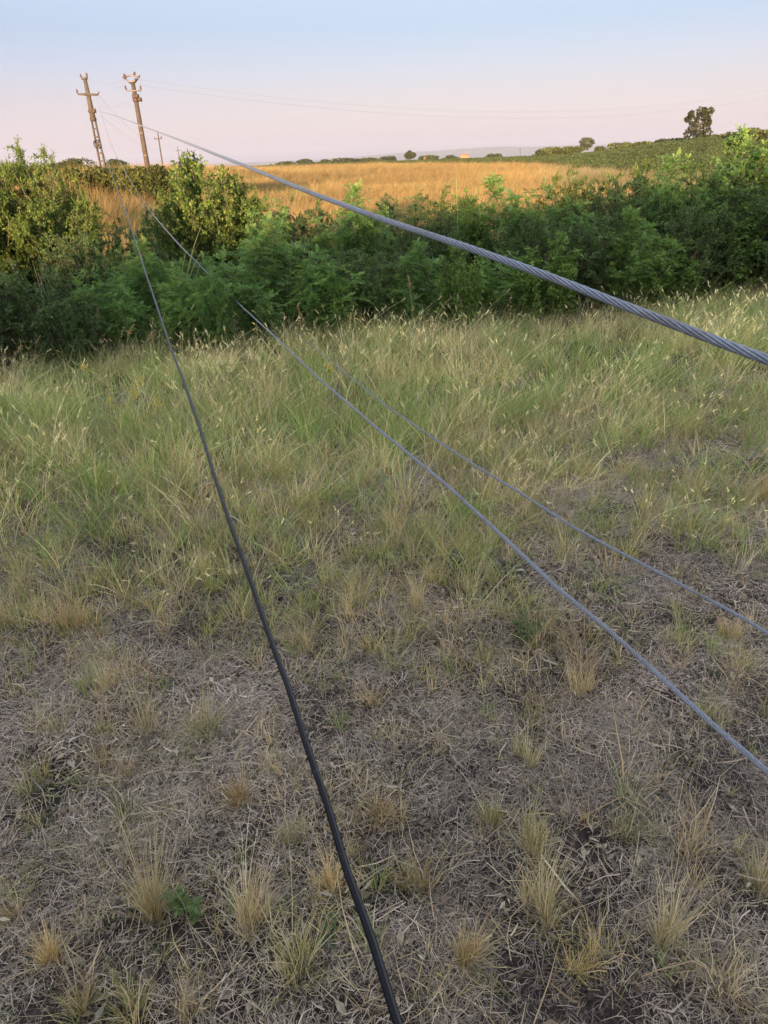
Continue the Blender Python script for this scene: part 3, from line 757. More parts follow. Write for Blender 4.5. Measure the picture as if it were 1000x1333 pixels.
# ------------------------------------------------------------------ far trees and shrubs
def lumpy(n, lumps, cols, lw, rng):
    parts = []
    for (c, R, k) in lumps: parts.append(leaf_cloud(k, R, lw, cols, rng, np.asarray(c, float)))
    return join(*parts)
FARG = [(.055, .075, .028), (.07, .095, .03), (.045, .06, .025), (.09, .10, .035)]
FARY = [(.10, .12, .035), (.13, .145, .045), (.08, .10, .03)]
FARD = [(.030, .040, .022), (.04, .05, .025), (.05, .055, .03)]
def far_tree(name, px, pbase, ptop, pw, Y, label, cols, seed, trunk=True, cat='tree', group=None, lumps=7, dens=1.0, shape=None, tall=.3):
    rg = np.random.default_rng(seed)
    b = at_y(px, pbase, Y); t = at_y(px, ptop, Y)
    x = b[0]; z0 = min(float(zfun(x, Y)), b[2]) ; Hh = t[2] - z0; W = pw / FPX * math.hypot(x, Y)
    r = empty(name, (x, Y, z0), label, cat, group)
    ls = []
    lo = tall * Hh if trunk else 0.0
    if shape is None:
        shape = [(rg.uniform(-.32, .32), rg.uniform(.25, .85), rg.uniform(.22, .36)) for _ in range(lumps)] + [(0, .8, .25), (0, .4, .34)]
    for (u, v, q) in shape:
        Rx = q * W; Rz = min(q * W, q * (Hh - lo)) * 1.05
        zc = np.clip(lo + v * (Hh - lo), lo + Rz * .6, Hh - Rz * .9)
        k = int(330 * dens)
        ls.append(((u * W, rg.uniform(-.25, .25) * W, zc - 0), (Rx, Rx, Rz), k))
    lw = max(.16, Y * .0024) * (.8 if Y > 100 else .55)
    V, Q, C = lumpy(0, ls, cols, lw, rg)
    link('crown', mesh_arrays('crown', V, Q, cols=C, mats=[M_LEAF]), r)
    tb = MB()
    tr = max(.03 * Hh, .05)
    tb.tube([(0, 0, -.4), (0, 0, Hh * .35), (.02 * W, 0, Hh * .75)], [tr, tr * .75, tr * .3], 7)
    for k in range(5):
        a = rg.uniform(0, 6.28); h0 = Hh * rg.uniform(.25, .5)
        tb.tube([(0, 0, h0), (np.cos(a) * W * .15, np.sin(a) * W * .15, h0 + Hh * .16), (np.cos(a) * W * .3, np.sin(a) * W * .3, h0 + Hh * .28)], [tr * .45, tr * .3, tr * .12], 5, False)
    tb.build('trunk' if trunk else 'stems', M_BARK, r, loc=(0, 0, 0))
    return r
# lone tree on the rise at the right
far_tree('tree', 907, 184, 140, 30, 150, 'lone dark tall tree on the rise at the right', FARD + FARG[:1], 61, lumps=0, dens=.34, tall=.10,
         shape=[(-.06, .95, .15), (.14, .96, .13), (.33, .88, .14), (-.30, .80, .12), (.02, .76, .17), (.30, .70, .15), (-.36, .66, .09), (-.14, .60, .16), (.18, .55, .17), (.36, .52, .11), (-.05, .42, .17),
                (.24, .36, .18), (-.22, .34, .15), (-.33, .18, .16), (.30, .17, .18), (0, .18, .2), (-.10, .06, .17), (.18, .05, .18)])
far_tree('tree', 763, 193, 180, 16, 260, 'small round grey-green tree on the skyline left of the lone tree', [(.10, .11, .07), (.13, .14, .09)], 62, dens=.5)
far_tree('tree', 533, 208, 197, 12, 330, 'small dark tree on the skyline left of the red roofs', FARG, 63, dens=.5)
for k, (px, pb, pt, w, Y, lab) in enumerate([
        (704, 202, 195, 22, 230, 'dark shrub at the left end of the skyline hedge'),
        (722, 201, 192, 30, 225, 'green shrub in the middle of the skyline hedge'),
        (741, 200, 191, 30, 222, 'rounded bright shrub left of the small round skyline tree'),
        (782, 199, 191, 26, 220, 'low shrub right of the small round skyline tree'),
        (812, 198, 186, 26, 190, 'shrub at the left foot of the rise'),
        (834, 196, 185, 30, 180, 'shrub lower on the rise'),
        (858, 194, 182, 32, 172, 'shrub half way up the rise'),
        (882, 192, 180, 30, 165, 'shrub left of the foot of the lone tree'),
        (930, 190, 176, 34, 150, 'shrub right of the foot of the lone tree'),
        (950, 188, 172, 30, 140, 'shrub near the top of the rise'),
        (975, 186, 167, 34, 130, 'rounded dark shrub at the top of the rise'),
        (1005, 184, 168, 36, 125, 'dark shrub on the rise cut by the right edge')]):
    far_tree('shrub', px, pb, pt, w, Y, lab, FARY if k % 3 else FARG, 70 + k, False, 'shrub', 'shrubs along the skyline at the right', 4, .55)
for k, (px, pb, pt, w, Y, lab) in enumerate([
        (372, 216, 211, 30, 420, 'leftmost low shrub of the far skyline row'), (400, 214, 208, 26, 410, 'second shrub of the far skyline row'),
        (424, 213, 208, 22, 410, 'third shrub of the far skyline row'), (452, 213, 206, 30, 400, 'broad shrub of the far skyline row'),
        (482, 211, 206, 28, 400, 'shrub right of the broad one in the far skyline row'), (508, 210, 204, 24, 390, 'shrub left of the small dark skyline tree'),
        (560, 208, 203, 24, 400, 'shrub near the left red roof'), (585, 207, 203, 20, 400, 'shrub between the two red roofs'), (640, 206, 201, 22, 400, 'low shrub right of the red roofs')]):
    far_tree('shrub', px, pb, pt, w, Y, lab, FARG, 90 + k, False, 'shrub', 'shrubs along the far skyline', 4, .4)
for k, (px, pb, pt, w, Y, lab) in enumerate([
        (20, 236, 212, 50, 42, 'sunlit bush at the left end of the field edge'), (84, 234, 210, 30, 64, 'dark little tree left of the ladder pole'), (104, 232, 206, 34, 62, 'dark bushy tree just left of the ladder pole'),
        (98, 238, 218, 40, 40, 'yellow-green bush at the field edge left of the ladder pole'), (132, 236, 216, 46, 41, 'yellow-green bush around the foot of the ladder pole'),
        (150, 230, 207, 40, 62, 'dark green bush between the two poles'), (170, 234, 217, 46, 40.5, 'green bush left of the foot of the thick pole'),
        (208, 232, 215, 44, 40, 'green bush right of the foot of the thick pole'), (238, 230, 210, 40, 44, 'bush at the field edge behind the large rounded bush'), (60, 236, 214, 40, 56, 'olive bush behind the big sunlit bush')]):
    far_tree('field_bush', px, pb, pt, w, Y, lab, FARY if k in (0, 3, 4, 6, 9) else FARG, 110 + k, k in (1, 2), 'bush', 'bushes at the field edge round the poles', 6, .9, tall=.1)

# ------------------------------------------------------------------ utility poles
YP = 44.0
def pole_axis(tp, bp, y, zb=None):
    t = at_y(tp[0], tp[1], y); b = at_y(bp[0], bp[1], y)
    zb = float(zfun(b[0], y)) - .3 if zb is None else zb
    k = (zb - t[2]) / (b[2] - t[2]); b2 = t + (b - t) * k
    return t, b2
XR = np.array([1., 0, 0]); YR = np.array([0, 1., 0]); ZR = np.array([0, 0, 1.])

def insulator(parent, p, up, size=.16):
    """ribbed pin insulator standing on p"""
    mb = MB(); up = np.asarray(up, float) / np.linalg.norm(up)
    hs = np.array([0, .25, .27, .45, .47, .65, .67, .85, 1.0]); rr = np.array([.10, .10, .34, .30, .12, .30, .14, .24, .10]) * size
    mb.tube(np.asarray(p) + up[None] * (hs * size)[:, None], rr, 8)
    return mb.build('insulator', M_INS, parent, True)

# pole with the ladder-like openings
T1, B1 = pole_axis((110.8, 103.5), (134.5, 219), YP)
ax1 = (T1 - B1) / np.linalg.norm(T1 - B1); L1 = np.linalg.norm(T1 - B1)
side1 = XR - ax1 * XR.dot(ax1); side1 /= np.linalg.norm(side1)
def on1(px, py):                                   # point of the pole axis at the picture height of (px, py)
    q = at_y(px, py, YP); k = (q - B1).dot(ax1); return B1 + ax1 * k
pole1 = empty('utility_pole', B1, 'leaning concrete pole with ladder-like openings, a cable coil and two crossarms', 'utility pole', 'concrete utility poles')
pj = on1(122.4, 158)
mb = MB(); mb.bar(pj, T1, .25, .20, XR, .155, .14); mb.build('shaft', M_CONC, pole1)
hj = (pj - B1).dot(ax1)
for sgn in (-1, 1):
    mb = MB(); mb.bar(B1 + side1 * sgn * .16, pj + side1 * sgn * .098, .085, .16, XR, .06, .14); mb.build('rail', M_CONC, pole1)
k = 0; hh = .35
while hh < hj - .12:
    wv = .16 + (.098 - .16) * hh / hj
    c = B1 + ax1 * hh
    mb = MB(); mb.bar(c - side1 * wv, c + side1 * wv, .075, .12, ax1); mb.build('rung', M_CONC, pole1)
    hh += .40
for q in ((119.6, 144.6), (122, 155)):
    c = on1(*q); mb = MB(); mb.bar(c - ax1 * .07, c + ax1 * .07, .28, .26, XR); mb.build('clamp_band', M_STEELD, pole1)
cb = on1(119.6, 144.6); mb = MB(); mb.box(cb + side1 * .17 - YR * .06, (.16, .16, .2)); mb.build('cable_clamp', M_STEELD, pole1)
# crossarms
c = on1(114.2, 123.2); aL = at_y(101.3, 122.6, YP - .14); aR = at_y(127.4, 123.3, YP - .14); cc = c - YR * .14
mb = MB(); mb.bar(cc, aL, .13, .12, ZR, .08, .08); mb.bar(cc + XR * .001, aR, .13, .12, ZR, .08, .08); mb.build('crossarm', M_CONC, pole1)
insulator(pole1, aL + ZR * .03, (-.06, 0, 1), .20); insulator(pole1, aR + ZR * .0, (.55, 0, .8), .16)
tL = at_y(106.3, 102.6, YP - .08); tR = at_y(113.8, 101.8, YP - .08)
mb = MB(); mb.bar(tL, tR, .10, .12, ZR); mb.build('top_crossarm', M_CONC, pole1)
insulator(pole1, tL + ZR * .03, (-.1, 0, 1), .19); insulator(pole1, tR + ZR * .03, (.0, 0, 1), .22)
# coil of spare cable hung on the openings
cc = on1(126.6, 188) - YR * .16
mb = MB()
an = np.linspace(0, 2 * np.pi * 7, 260); jr = .185 + .018 * np.sin(an * 1.31) + .012 * np.sin(an * .37)
mb.tube(cc + np.outer(jr * np.cos(an), XR) + np.outer(jr * 1.08 * np.sin(an), ax1) + np.outer(.035 * np.sin(an * .21) - .01, YR), .013, 5)
M_BLACK = plain('black_sheath', (.008, .009, .013), (.02, .022, .028), 120, .4, bump=.1)
mb.build('cable_coil', M_BLACK, pole1, True)
mb = MB(); mb.box(cc + YR * .06, (.10, .07, .26)); mb.build('coil_hook', M_STEELD, pole1)

# thick round pole
T2, B2 = pole_axis((172.9, 107.5), (193.0, 221), YP - 2)
y2 = YP - 2
ax2 = (T2 - B2) / np.linalg.norm(T2 - B2); side2 = XR - ax2 * XR.dot(ax2); side2 /= np.linalg.norm(side2)
def on2(px, py):
    q = at_y(px, py, y2); return B2 + ax2 * (q - B2).dot(ax2)
pole2 = empty('utility_pole', B2, 'thick round concrete pole with a ring-shaped head and one short crossarm', 'utility pole', 'concrete utility poles')
mb = MB(); mb.tube([B2, (B2 + T2) / 2, T2], [.148, .127, .105], 16); mb.build('shaft', M_CONC2, pole2, True)
for q in ((182.7, 164), (185, 173.3), (190.2, 202.5)):
    c = on2(*q); r0 = .148 + (.105 - .148) * ((c - B2).dot(ax2) / np.linalg.norm(T2 - B2)) + .010
    mb = MB(); mb.tube([c - ax2 * .022, c + ax2 * .022], r0, 16); mb.build('steel_band', M_STEELL, pole2, True)
c = on2(174, 118); a = at_y(164.6, 118, y2 - .17); b = at_y(183.6, 118.2, y2 - .17)
mb = MB(); mb.bar(a, b, .055, .055, ZR); mb.build('crossarm', M_STEELL, pole2)
insulator(pole2, a + ZR * .02, (-.12, 0, 1), .20); insulator(pole2, b + ZR * .02, (.05, 0, 1), .20)
INS2L, INS2R = a + ZR * .22, b + ZR * .24
for q, sx in (((175.3, 125.5), -.03), ((177.6, 130), .08)):
    c = on2(*q); mb = MB(); mb.tube([c - ax2 * .09, c + ax2 * .09], .155, 12); mb.build('clamp_collar', M_STEELD, pole2, True)
    mb = MB(); mb.box(c + side2 * (.16 + sx) - YR * .08, (.16, .2, .17)); mb.build('cable_clamp', M_STEELD, pole2)
# ring head: a tilted open ring on two struts, with dark insulators round it
hc = at_y(171.5, 102.3, y2)
u_ = np.array([.97, 0, -.10]); v_ = np.array([.05, .75, .55]); u_ /= np.linalg.norm(u_); v_ /= np.linalg.norm(v_)
an = np.linspace(0, 2 * np.pi, 33)
mb = MB(); mb.tube(hc + np.outer(.30 * np.cos(an), u_) + np.outer(.26 * np.sin(an), v_), .035, 8, False); mb.build('ring_head', M_STEELL, pole2, True)
for a_ in (0.15, 1.3, 2.9, 3.6, 5.4):
    p_ = hc + .30 * math.cos(a_) * u_ + .26 * math.sin(a_) * v_
    insulator(pole2, p_, (p_ - hc) * .8 + ZR * .25, .20)
for a_ in (3.6, 5.8):
    p_ = hc + .30 * math.cos(a_) * u_ + .26 * math.sin(a_) * v_
    mb = MB(); mb.bar(T2 - ax2 * .12, p_, .06, .05, XR); mb.build('strut', M_CONC2, pole2)
for sg, e_ in ((-1, INS2L), (1, INS2R)):
    s0 = hc + .28 * sg * u_ + ZR * .05; t = np.linspace(0, 1, 14)[:, None]
    mid = (s0 + e_) / 2 + XR * sg * .16 + ZR * .22
    Pj = (1 - t) ** 2 * s0 + 2 * t * (1 - t) * mid + t * t * e_
    mb = MB(); mb.tube(Pj, .010, 5); mb.build('jumper_wire', M_WIRE, pole2, True)

# two thin far poles
def thin_pole(tp, bp, y, arm, label):
    t, b = pole_axis(tp, bp, y); r = empty('utility_pole', b, label, 'utility pole', 'concrete utility poles')
    mb = MB(); mb.bar(b, t, .20, .17, XR, .12, .10); mb.build('shaft', M_CONC2, r)
    (l, rr_) = arm; a1 = at_y(*l, y - .1); a2 = at_y(*rr_, y - .1)
    mb = MB(); mb.bar(a1, a2, .10, .10, ZR); mb.build('crossarm', M_CONC2, r)
    for p_ in (a1, a2): insulator(r, p_, (0, 0, 1), .28)
    insulator(r, t, (0, 0, 1), .3)
thin_pole((205.6, 173.5), (212, 216), 108, ((201.8, 181.2), (210.4, 180.2)), 'thin far pole with a small crossarm right of the thick round pole')
thin_pole((231.4, 192), (234.4, 214), 205, ((229.4, 196.4), (235, 195.8)), 'tiny farthest pole just above the large rounded bush')
thin_pole((677.3, 193), (677.6, 207), 390, ((676.2, 194.6), (678.4, 194.5)), 'tiny mast on the skyline right of the red roofs')

# ------------------------------------------------------------------ cables near the camera
def cable_path(pts, n, zoff=0):
    """pts: (px, py, 1/depth) from near to far -> smooth 3D polyline"""
    A = np.array(pts, float)
    s_ = np.r_[0, np.cumsum(np.hypot(np.diff(A[:, 0]), np.diff(A[:, 1])))]; s_ /= s_[-1]
    u = np.linspace(0, 1, n)
    def spl(v, deg):
        return np.polyval(np.polyfit(s_, v, deg), u)
    px, py = spl(A[:, 0], 5), spl(A[:, 1], 5)
    # keep the residuals so that the cable goes through the measured points
    px += np.interp(u, s_, A[:, 0] - np.polyval(np.polyfit(s_, A[:, 0], 5), s_)); py += np.interp(u, s_, A[:, 1] - np.polyval(np.polyfit(s_, A[:, 1], 5), s_))
    iv = np.exp(np.interp(u, s_, np.log(A[:, 2])))
    ker = np.ones(9) / 9; pad = np.r_[[iv[0]] * 4, iv, [iv[-1]] * 4]
    iv = np.convolve(pad, ker, 'valid'); iv[0], iv[-1] = A[0, 2], A[-1, 2]
    P = np.array([at_depth(a, b, 1 / c) for a, b, c in zip(px, py, iv)])
    for _ in range(3): P[1:-1] = .25 * P[:-2] + .5 * P[1:-1] + .25 * P[2:]
    return P

def resample(P, step0, grow):
    """points every step0 near the camera, growing with distance"""
    s_ = np.r_[0, np.cumsum(np.linalg.norm(np.diff(P, axis=0), axis=1))]
    out, x = [0.], 0.
    while x < s_[-1]:
        q = np.array([np.interp(x, s_, P[:, k]) for k in range(3)])
        d = np.linalg.norm(q - np.array([0, 0, EYE])); x += max(step0, grow * d); out.append(min(x, s_[-1]))
    out = np.unique(out)
    return np.stack([np.interp(out, s_, P[:, k]) for k in range(3)], -1), out

def steel_rope(name, P, rad, lay, nst, mat, label, wires=False):
    Pn = P[0] + (P[0] - P[1]) / np.linalg.norm(P[0] - P[1]) * 1.1          # carries on past the frame
    P = np.vstack([Pn, P])
    C, s_ = resample(P, lay / 22, .0042)
    T = np.gradient(C, axis=0); T /= np.linalg.norm(T, axis=1)[:, None]
    A = np.cross(T, ZR); A /= np.linalg.norm(A, axis=1)[:, None]; Bv = np.cross(T, A)
    root = empty(name, C[0], label, 'cable', 'cables strung from the poles to the camera')
    rs = rad * math.sin(math.pi / nst) / (1 + math.sin(math.pi / nst)); rc = rad - rs
    near = np.linalg.norm(C - np.array([0, 0, EYE]), axis=1)
    for k in range(nst):
        an = 2 * np.pi * (s_ / lay + k / nst)
        Q = C + rc * (np.cos(an)[:, None] * A + np.sin(an)[:, None] * Bv)
        mb = MB(); mb.tube(Q, rs * 1.04, 7); mb.build('strand', mat, root, True)
    mb = MB(); mb.tube(C[::2], rc * .96, 6); mb.build('core', mat, root, True)
    return root
def strand_material(name, c1, c2):
    mt, N, L, b = mat_nodes(name)
    p = objpos(N)
    c = ramp(N, L, noise(N, L, 160, 4, p), [(.3, c1), (.7, c2)])
    dirt = ramp(N, L, noise(N, L, 9, 6, p, .7), [(.50, (0, 0, 0)), (.68, (1, 1, 1))])
    c = mix(N, L, c, (.13, .10, .075), mix(N, L, (0, 0, 0), dirt, .55))
    L.new(c, b.inputs['Base Color']); b.inputs['Metallic'].default_value = .2
    L.new(ramp(N, L, noise(N, L, 30, 4, p), [(.3, (.36, .36, .36)), (.7, (.66, .66, .66))]), b.inputs['Roughness'])
    return mt
M_ROPE = strand_material('galvanised_strand', (.17, .20, .26), (.27, .31, .38))
M_ROPE2 = strand_material('dull_galvanised_strand', (.16, .18, .23), (.27, .30, .36))

ropeP = cable_path([(1012, 473.5, 1.24), (1000, 468, 1.23), (900, 431, 1.12), (800, 393, 1.0), (700, 354.5, .90), (600, 319, .79), (500, 286, .66), (400, 249, .52), (320, 216, .40),
                    (285, 202.5, .33), (250, 188.5, .26), (190, 166, .15), (150, 150.5, .065), (121.5, 142.5, 1 / YP * 1.1)], 400)
steel_rope('steel_rope', ropeP, .0062, .15, 7, M_ROPE, 'thick twisted steel rope running from the right edge up to the ladder pole')
cP = cable_path([(1012, 1017, .79), (1000, 1005, .77), (930, 945, .71), (850, 872, .64), (790, 818, .60), (725, 765, .55), (650, 694, .48), (580, 630, .41), (500, 565, .347), (420, 497, .26), (360, 440, .20), (290, 375, .136),
                 (255, 340, .118), (200, 280, .095), (173, 240, .078), (150, 200, .055), (138, 168, .037), (127.2, 125, .0232)], 400)
steel_rope('grey_cable', cP, .0058, .16, 6, M_ROPE2, 'grey steel cable nearest the black one, reaching the right edge low down')
dP = cable_path([(1012, 832, .565), (1000, 825, .555), (900, 768.5, .50), (840, 736, .465), (750, 688, .415), (680, 643, .362), (600, 594, .31), (500, 526, .235), (430, 470, .18), (370, 420, .137), (300, 370, .115), (248, 334, .098), (220, 305, .085), (180, 262, .058),
                 (136, 204, .0235)], 400)
steel_rope('grey_cable', dP, .0049, .14, 6, M_ROPE2, 'thinner grey steel cable between the thick rope and the lower grey cable')
# black sheathed cable
kP = cable_path([(524, 1350, 1.70), (517, 1330, 1.68), (485, 1225, 1.54), (450, 1128, 1.40), (427, 1050, 1.27), (400, 972, 1.15), (375, 893, 1.03), (350, 826, .92), (325, 752, .81), (300, 682, .71), (280, 622, .625), (260, 556, .53), (240, 498, .455), (220, 446, .39),
                 (190, 356, .285), (165, 280, .20), (146, 228, .12), (136, 203, .055), (129, 183, .0232)], 400)
kP = np.vstack([kP[0] + (kP[0] - kP[1]) / np.linalg.norm(kP[0] - kP[1]) * 1.1, kP])
kr = empty('black_cable', kP[0], 'black sheathed cable running from the bottom edge up to the ladder pole', 'cable', 'cables strung from the poles to the camera')
C, s_ = resample(kP, .02, .006)
def sheath_material():
    mt, N, L, b = mat_nodes('scuffed_black_sheath')
    tcn = objpos(N)
    f = noise(N, L, 55, 4, tcn, .7)
    L.new(ramp(N, L, f, [(.60, (.007, .008, .012)), (.70, (.03, .033, .04)), (.78, (.34, .34, .36))]), b.inputs['Base Color'])
    b.inputs['Roughness'].default_value = .27; b.inputs['Specular IOR Level'].default_value = .16
    return mt
mb = MB(); mb.tube(C, .0044, 14); mb.build('sheath', sheath_material(), kr, True)
T = np.gradient(C, axis=0); T /= np.linalg.norm(T, axis=1)[:, None]
A = np.cross(T, ZR); A /= np.linalg.norm(A, axis=1)[:, None]; Bv = np.cross(T, A)
sd = (A * .45 - Bv * .9); mb = MB(); mb.tube(C + sd * .0038, .0016, 6); mb.build('rib', M_BLACK, kr, True)

# ------------------------------------------------------------------ thin overhead wires
def wire(a, b, sag, rad, label, n=40):
    t = np.linspace(0, 1, n)[:, None]
    P = a + (b - a) * t - ZR * (4 * sag * t * (1 - t))
    mb = MB(); mb.tube(P, rad, 5, False)
    o = mb.build('overhead_wire', M_WIRE, None, True); return tag(o, label, 'wire', 'thin overhead wires')
e1, e2 = at_y(1060, 113, 70), at_y(1060, 103, 74)
wire(INS2R, e1, 1.9, .0048, 'lower faint overhead wire running from the thick pole to the right edge')
wire(hc + u_ * .25, e2, 2.0, .0035, 'upper faint overhead wire running from the thick pole to the right edge')
wire(INS2L, at_y(150, 115, YP + 30), .0, .006, 'short faint wire leaving the thick pole crossarm to the left')
wire(on2(176, 127), on1(121, 139), .22, .004, 'slack faint wire between the two near poles')
wire(at_y(127.5, 123, YP - .1), at_y(205.6, 175, 108), 1.2, .004, 'faint wire from the ladder pole crossarm to the thin far pole')
wire(at_y(113.8, 101, YP - .08), hc - u_ * .3, .25, .004, 'faint wire between the heads of the two near poles')
wire(at_y(131, 150, YP - .1), at_y(212, 192, 150), 1.0, .004, 'lowest faint wire in the sky behind the near poles')

# ------------------------------------------------------------------ far houses and town
M_ROOF = plain('orange_roof_tiles', (.42, .16, .07), (.55, .22, .10), 3, .85)
M_WALL = plain('pale_plaster', (.26, .17, .12), (.33, .22, .16), 2, .9)
def house(px, py, y, w, label):
    p = at_y(px, py, y); z0 = float(zfun(p[0], y)); h = p[2] - z0
    r = empty('house', (p[0], y, z0 - .2), label, 'house', 'far houses with orange roofs')
    mb = MB(); mb.box((p[0], y, z0 + h * .28), (w, w * .8, max(h * .56, .5) + .8)); mb.build('wall', M_WALL, r)
    e_, t_ = z0 + h * .5, z0 + h + .2
    a = w * .56; b_ = w * .48
    V = [(p[0] - a, y - b_, e_), (p[0] + a, y - b_, e_), (p[0] + a, y + b_, e_), (p[0] - a, y + b_, e_), (p[0] - a * .55, y, t_), (p[0] + a * .55, y, t_)]
    mb = MB(); mb.add(V, [(0, 1, 5, 4), (2, 3, 4, 5), (3, 2, 1, 0)], [(1, 2, 5), (3, 0, 4)]); rf = mb.build('roof', M_ROOF, r)
    mb = MB(); mb.box((p[0] + a * .3, y, t_ + .1), (.6, .6, 1.2)); ch = mb.build('chimney', M_WALL, None); ch.parent = rf
    ch.data.transform(Matrix.Translation(-Vector(r.location))) 
house(557, 203.0, 400, 4.4, 'left of the two tiny orange-roofed houses on the skyline')
house(605, 201.0, 400, 4.6, 'right of the two tiny orange-roofed houses on the skyline')
M_TOWN = plain('town_plaster', (.45, .36, .30), (.62, .52, .44), .02, .9)
rg = np.random.default_rng(5); mb = MB()
for k in range(70):
    px = rg.uniform(318, 470); y = rg.uniform(3200, 4300)
    d = ray(px, 212); x = d[0] / d[1] * y; h = rg.uniform(6, 16); z0 = float(zfun(x, y))
    mb.box((x, y, z0 + h / 2), (rg.uniform(8, 28), 12, h))
tag(mb.build('distant_town', M_TOWN, None), 'hazy pale town far away on the left of the horizon', kind='stuff')

# ------------------------------------------------------------------ single tussocks, weeds and stalks one can tell apart
M_TUS = leafy('tussock_blade', .3, .6)
def tussock(px, py, hp, wp, pal, style, label, seed, lean=(.1, 0), name='grass_tussock', cat='grass tuft', group='dry grass tussocks in the foreground'):
    rg = np.random.default_rng(1000 + seed)
    g = ground_at(px, py); dep = (g - np.array([0, 0, EYE])).dot(F); k = FPX / dep
    el = math.asin((EYE - g[2]) / np.linalg.norm(g - np.array([0, 0, EYE])))
    h = hp / k / max(math.cos(el), .45); w = wp / k
    h *= .80; parts = []
    q = rg.integers(2, 5) if w > .05 else rg.integers(1, 3)
    n_ = {'fine': (75, .14, .0018, .34, .02), 'stiff': (20, .24, .0032, .22, .07), 'stub': (75, .26, .0021, .5, .07), 'mixed': (55, .18, .0023, .38, .04)}[style]
    for j in range(q):
        off = rg.normal(0, w * .20, 2) if j else np.zeros(2); hh = h * (1 if j == 0 else rg.uniform(.45, .95))
        ln = (lean[0] + rg.normal(0, .22), lean[1] + rg.normal(0, .22)); pj = [pal[rg.integers(0, len(pal))], pal[rg.integers(0, len(pal))], STRAW[rg.integers(0, 4)]]
        v = blades(int(n_[0] * rg.uniform(.6, 1.2)), hh * .8, .42, n_[1], w * .13, n_[2], pj, n_[3], ln, 4, rg, n_[4])
        v2 = blades(int(26 * rg.uniform(.6, 1.4)), hh * .42, .4, .5, w * .2, .0021, (GREYS if style != 'mixed' else OLIVE) + pj[:1], .8, ln, 3, rg, .07)
        for vv in (v, v2): vv[0][:, :2] += off; parts.append(vv)
    # broken and fallen blades round the foot
    lt = litter(int(24 + 500 * w), w * .75, pal + GREYS[:2], .02, max(h * .8, .05), .0021, rg, .018); parts.append(lt)
    V = join(*parts)
    o = link(name, mesh_arrays(name, V[0], V[1], cols=V[2], mats=[M_TUS]), loc=g)
    return tag(o, label, cat, group)
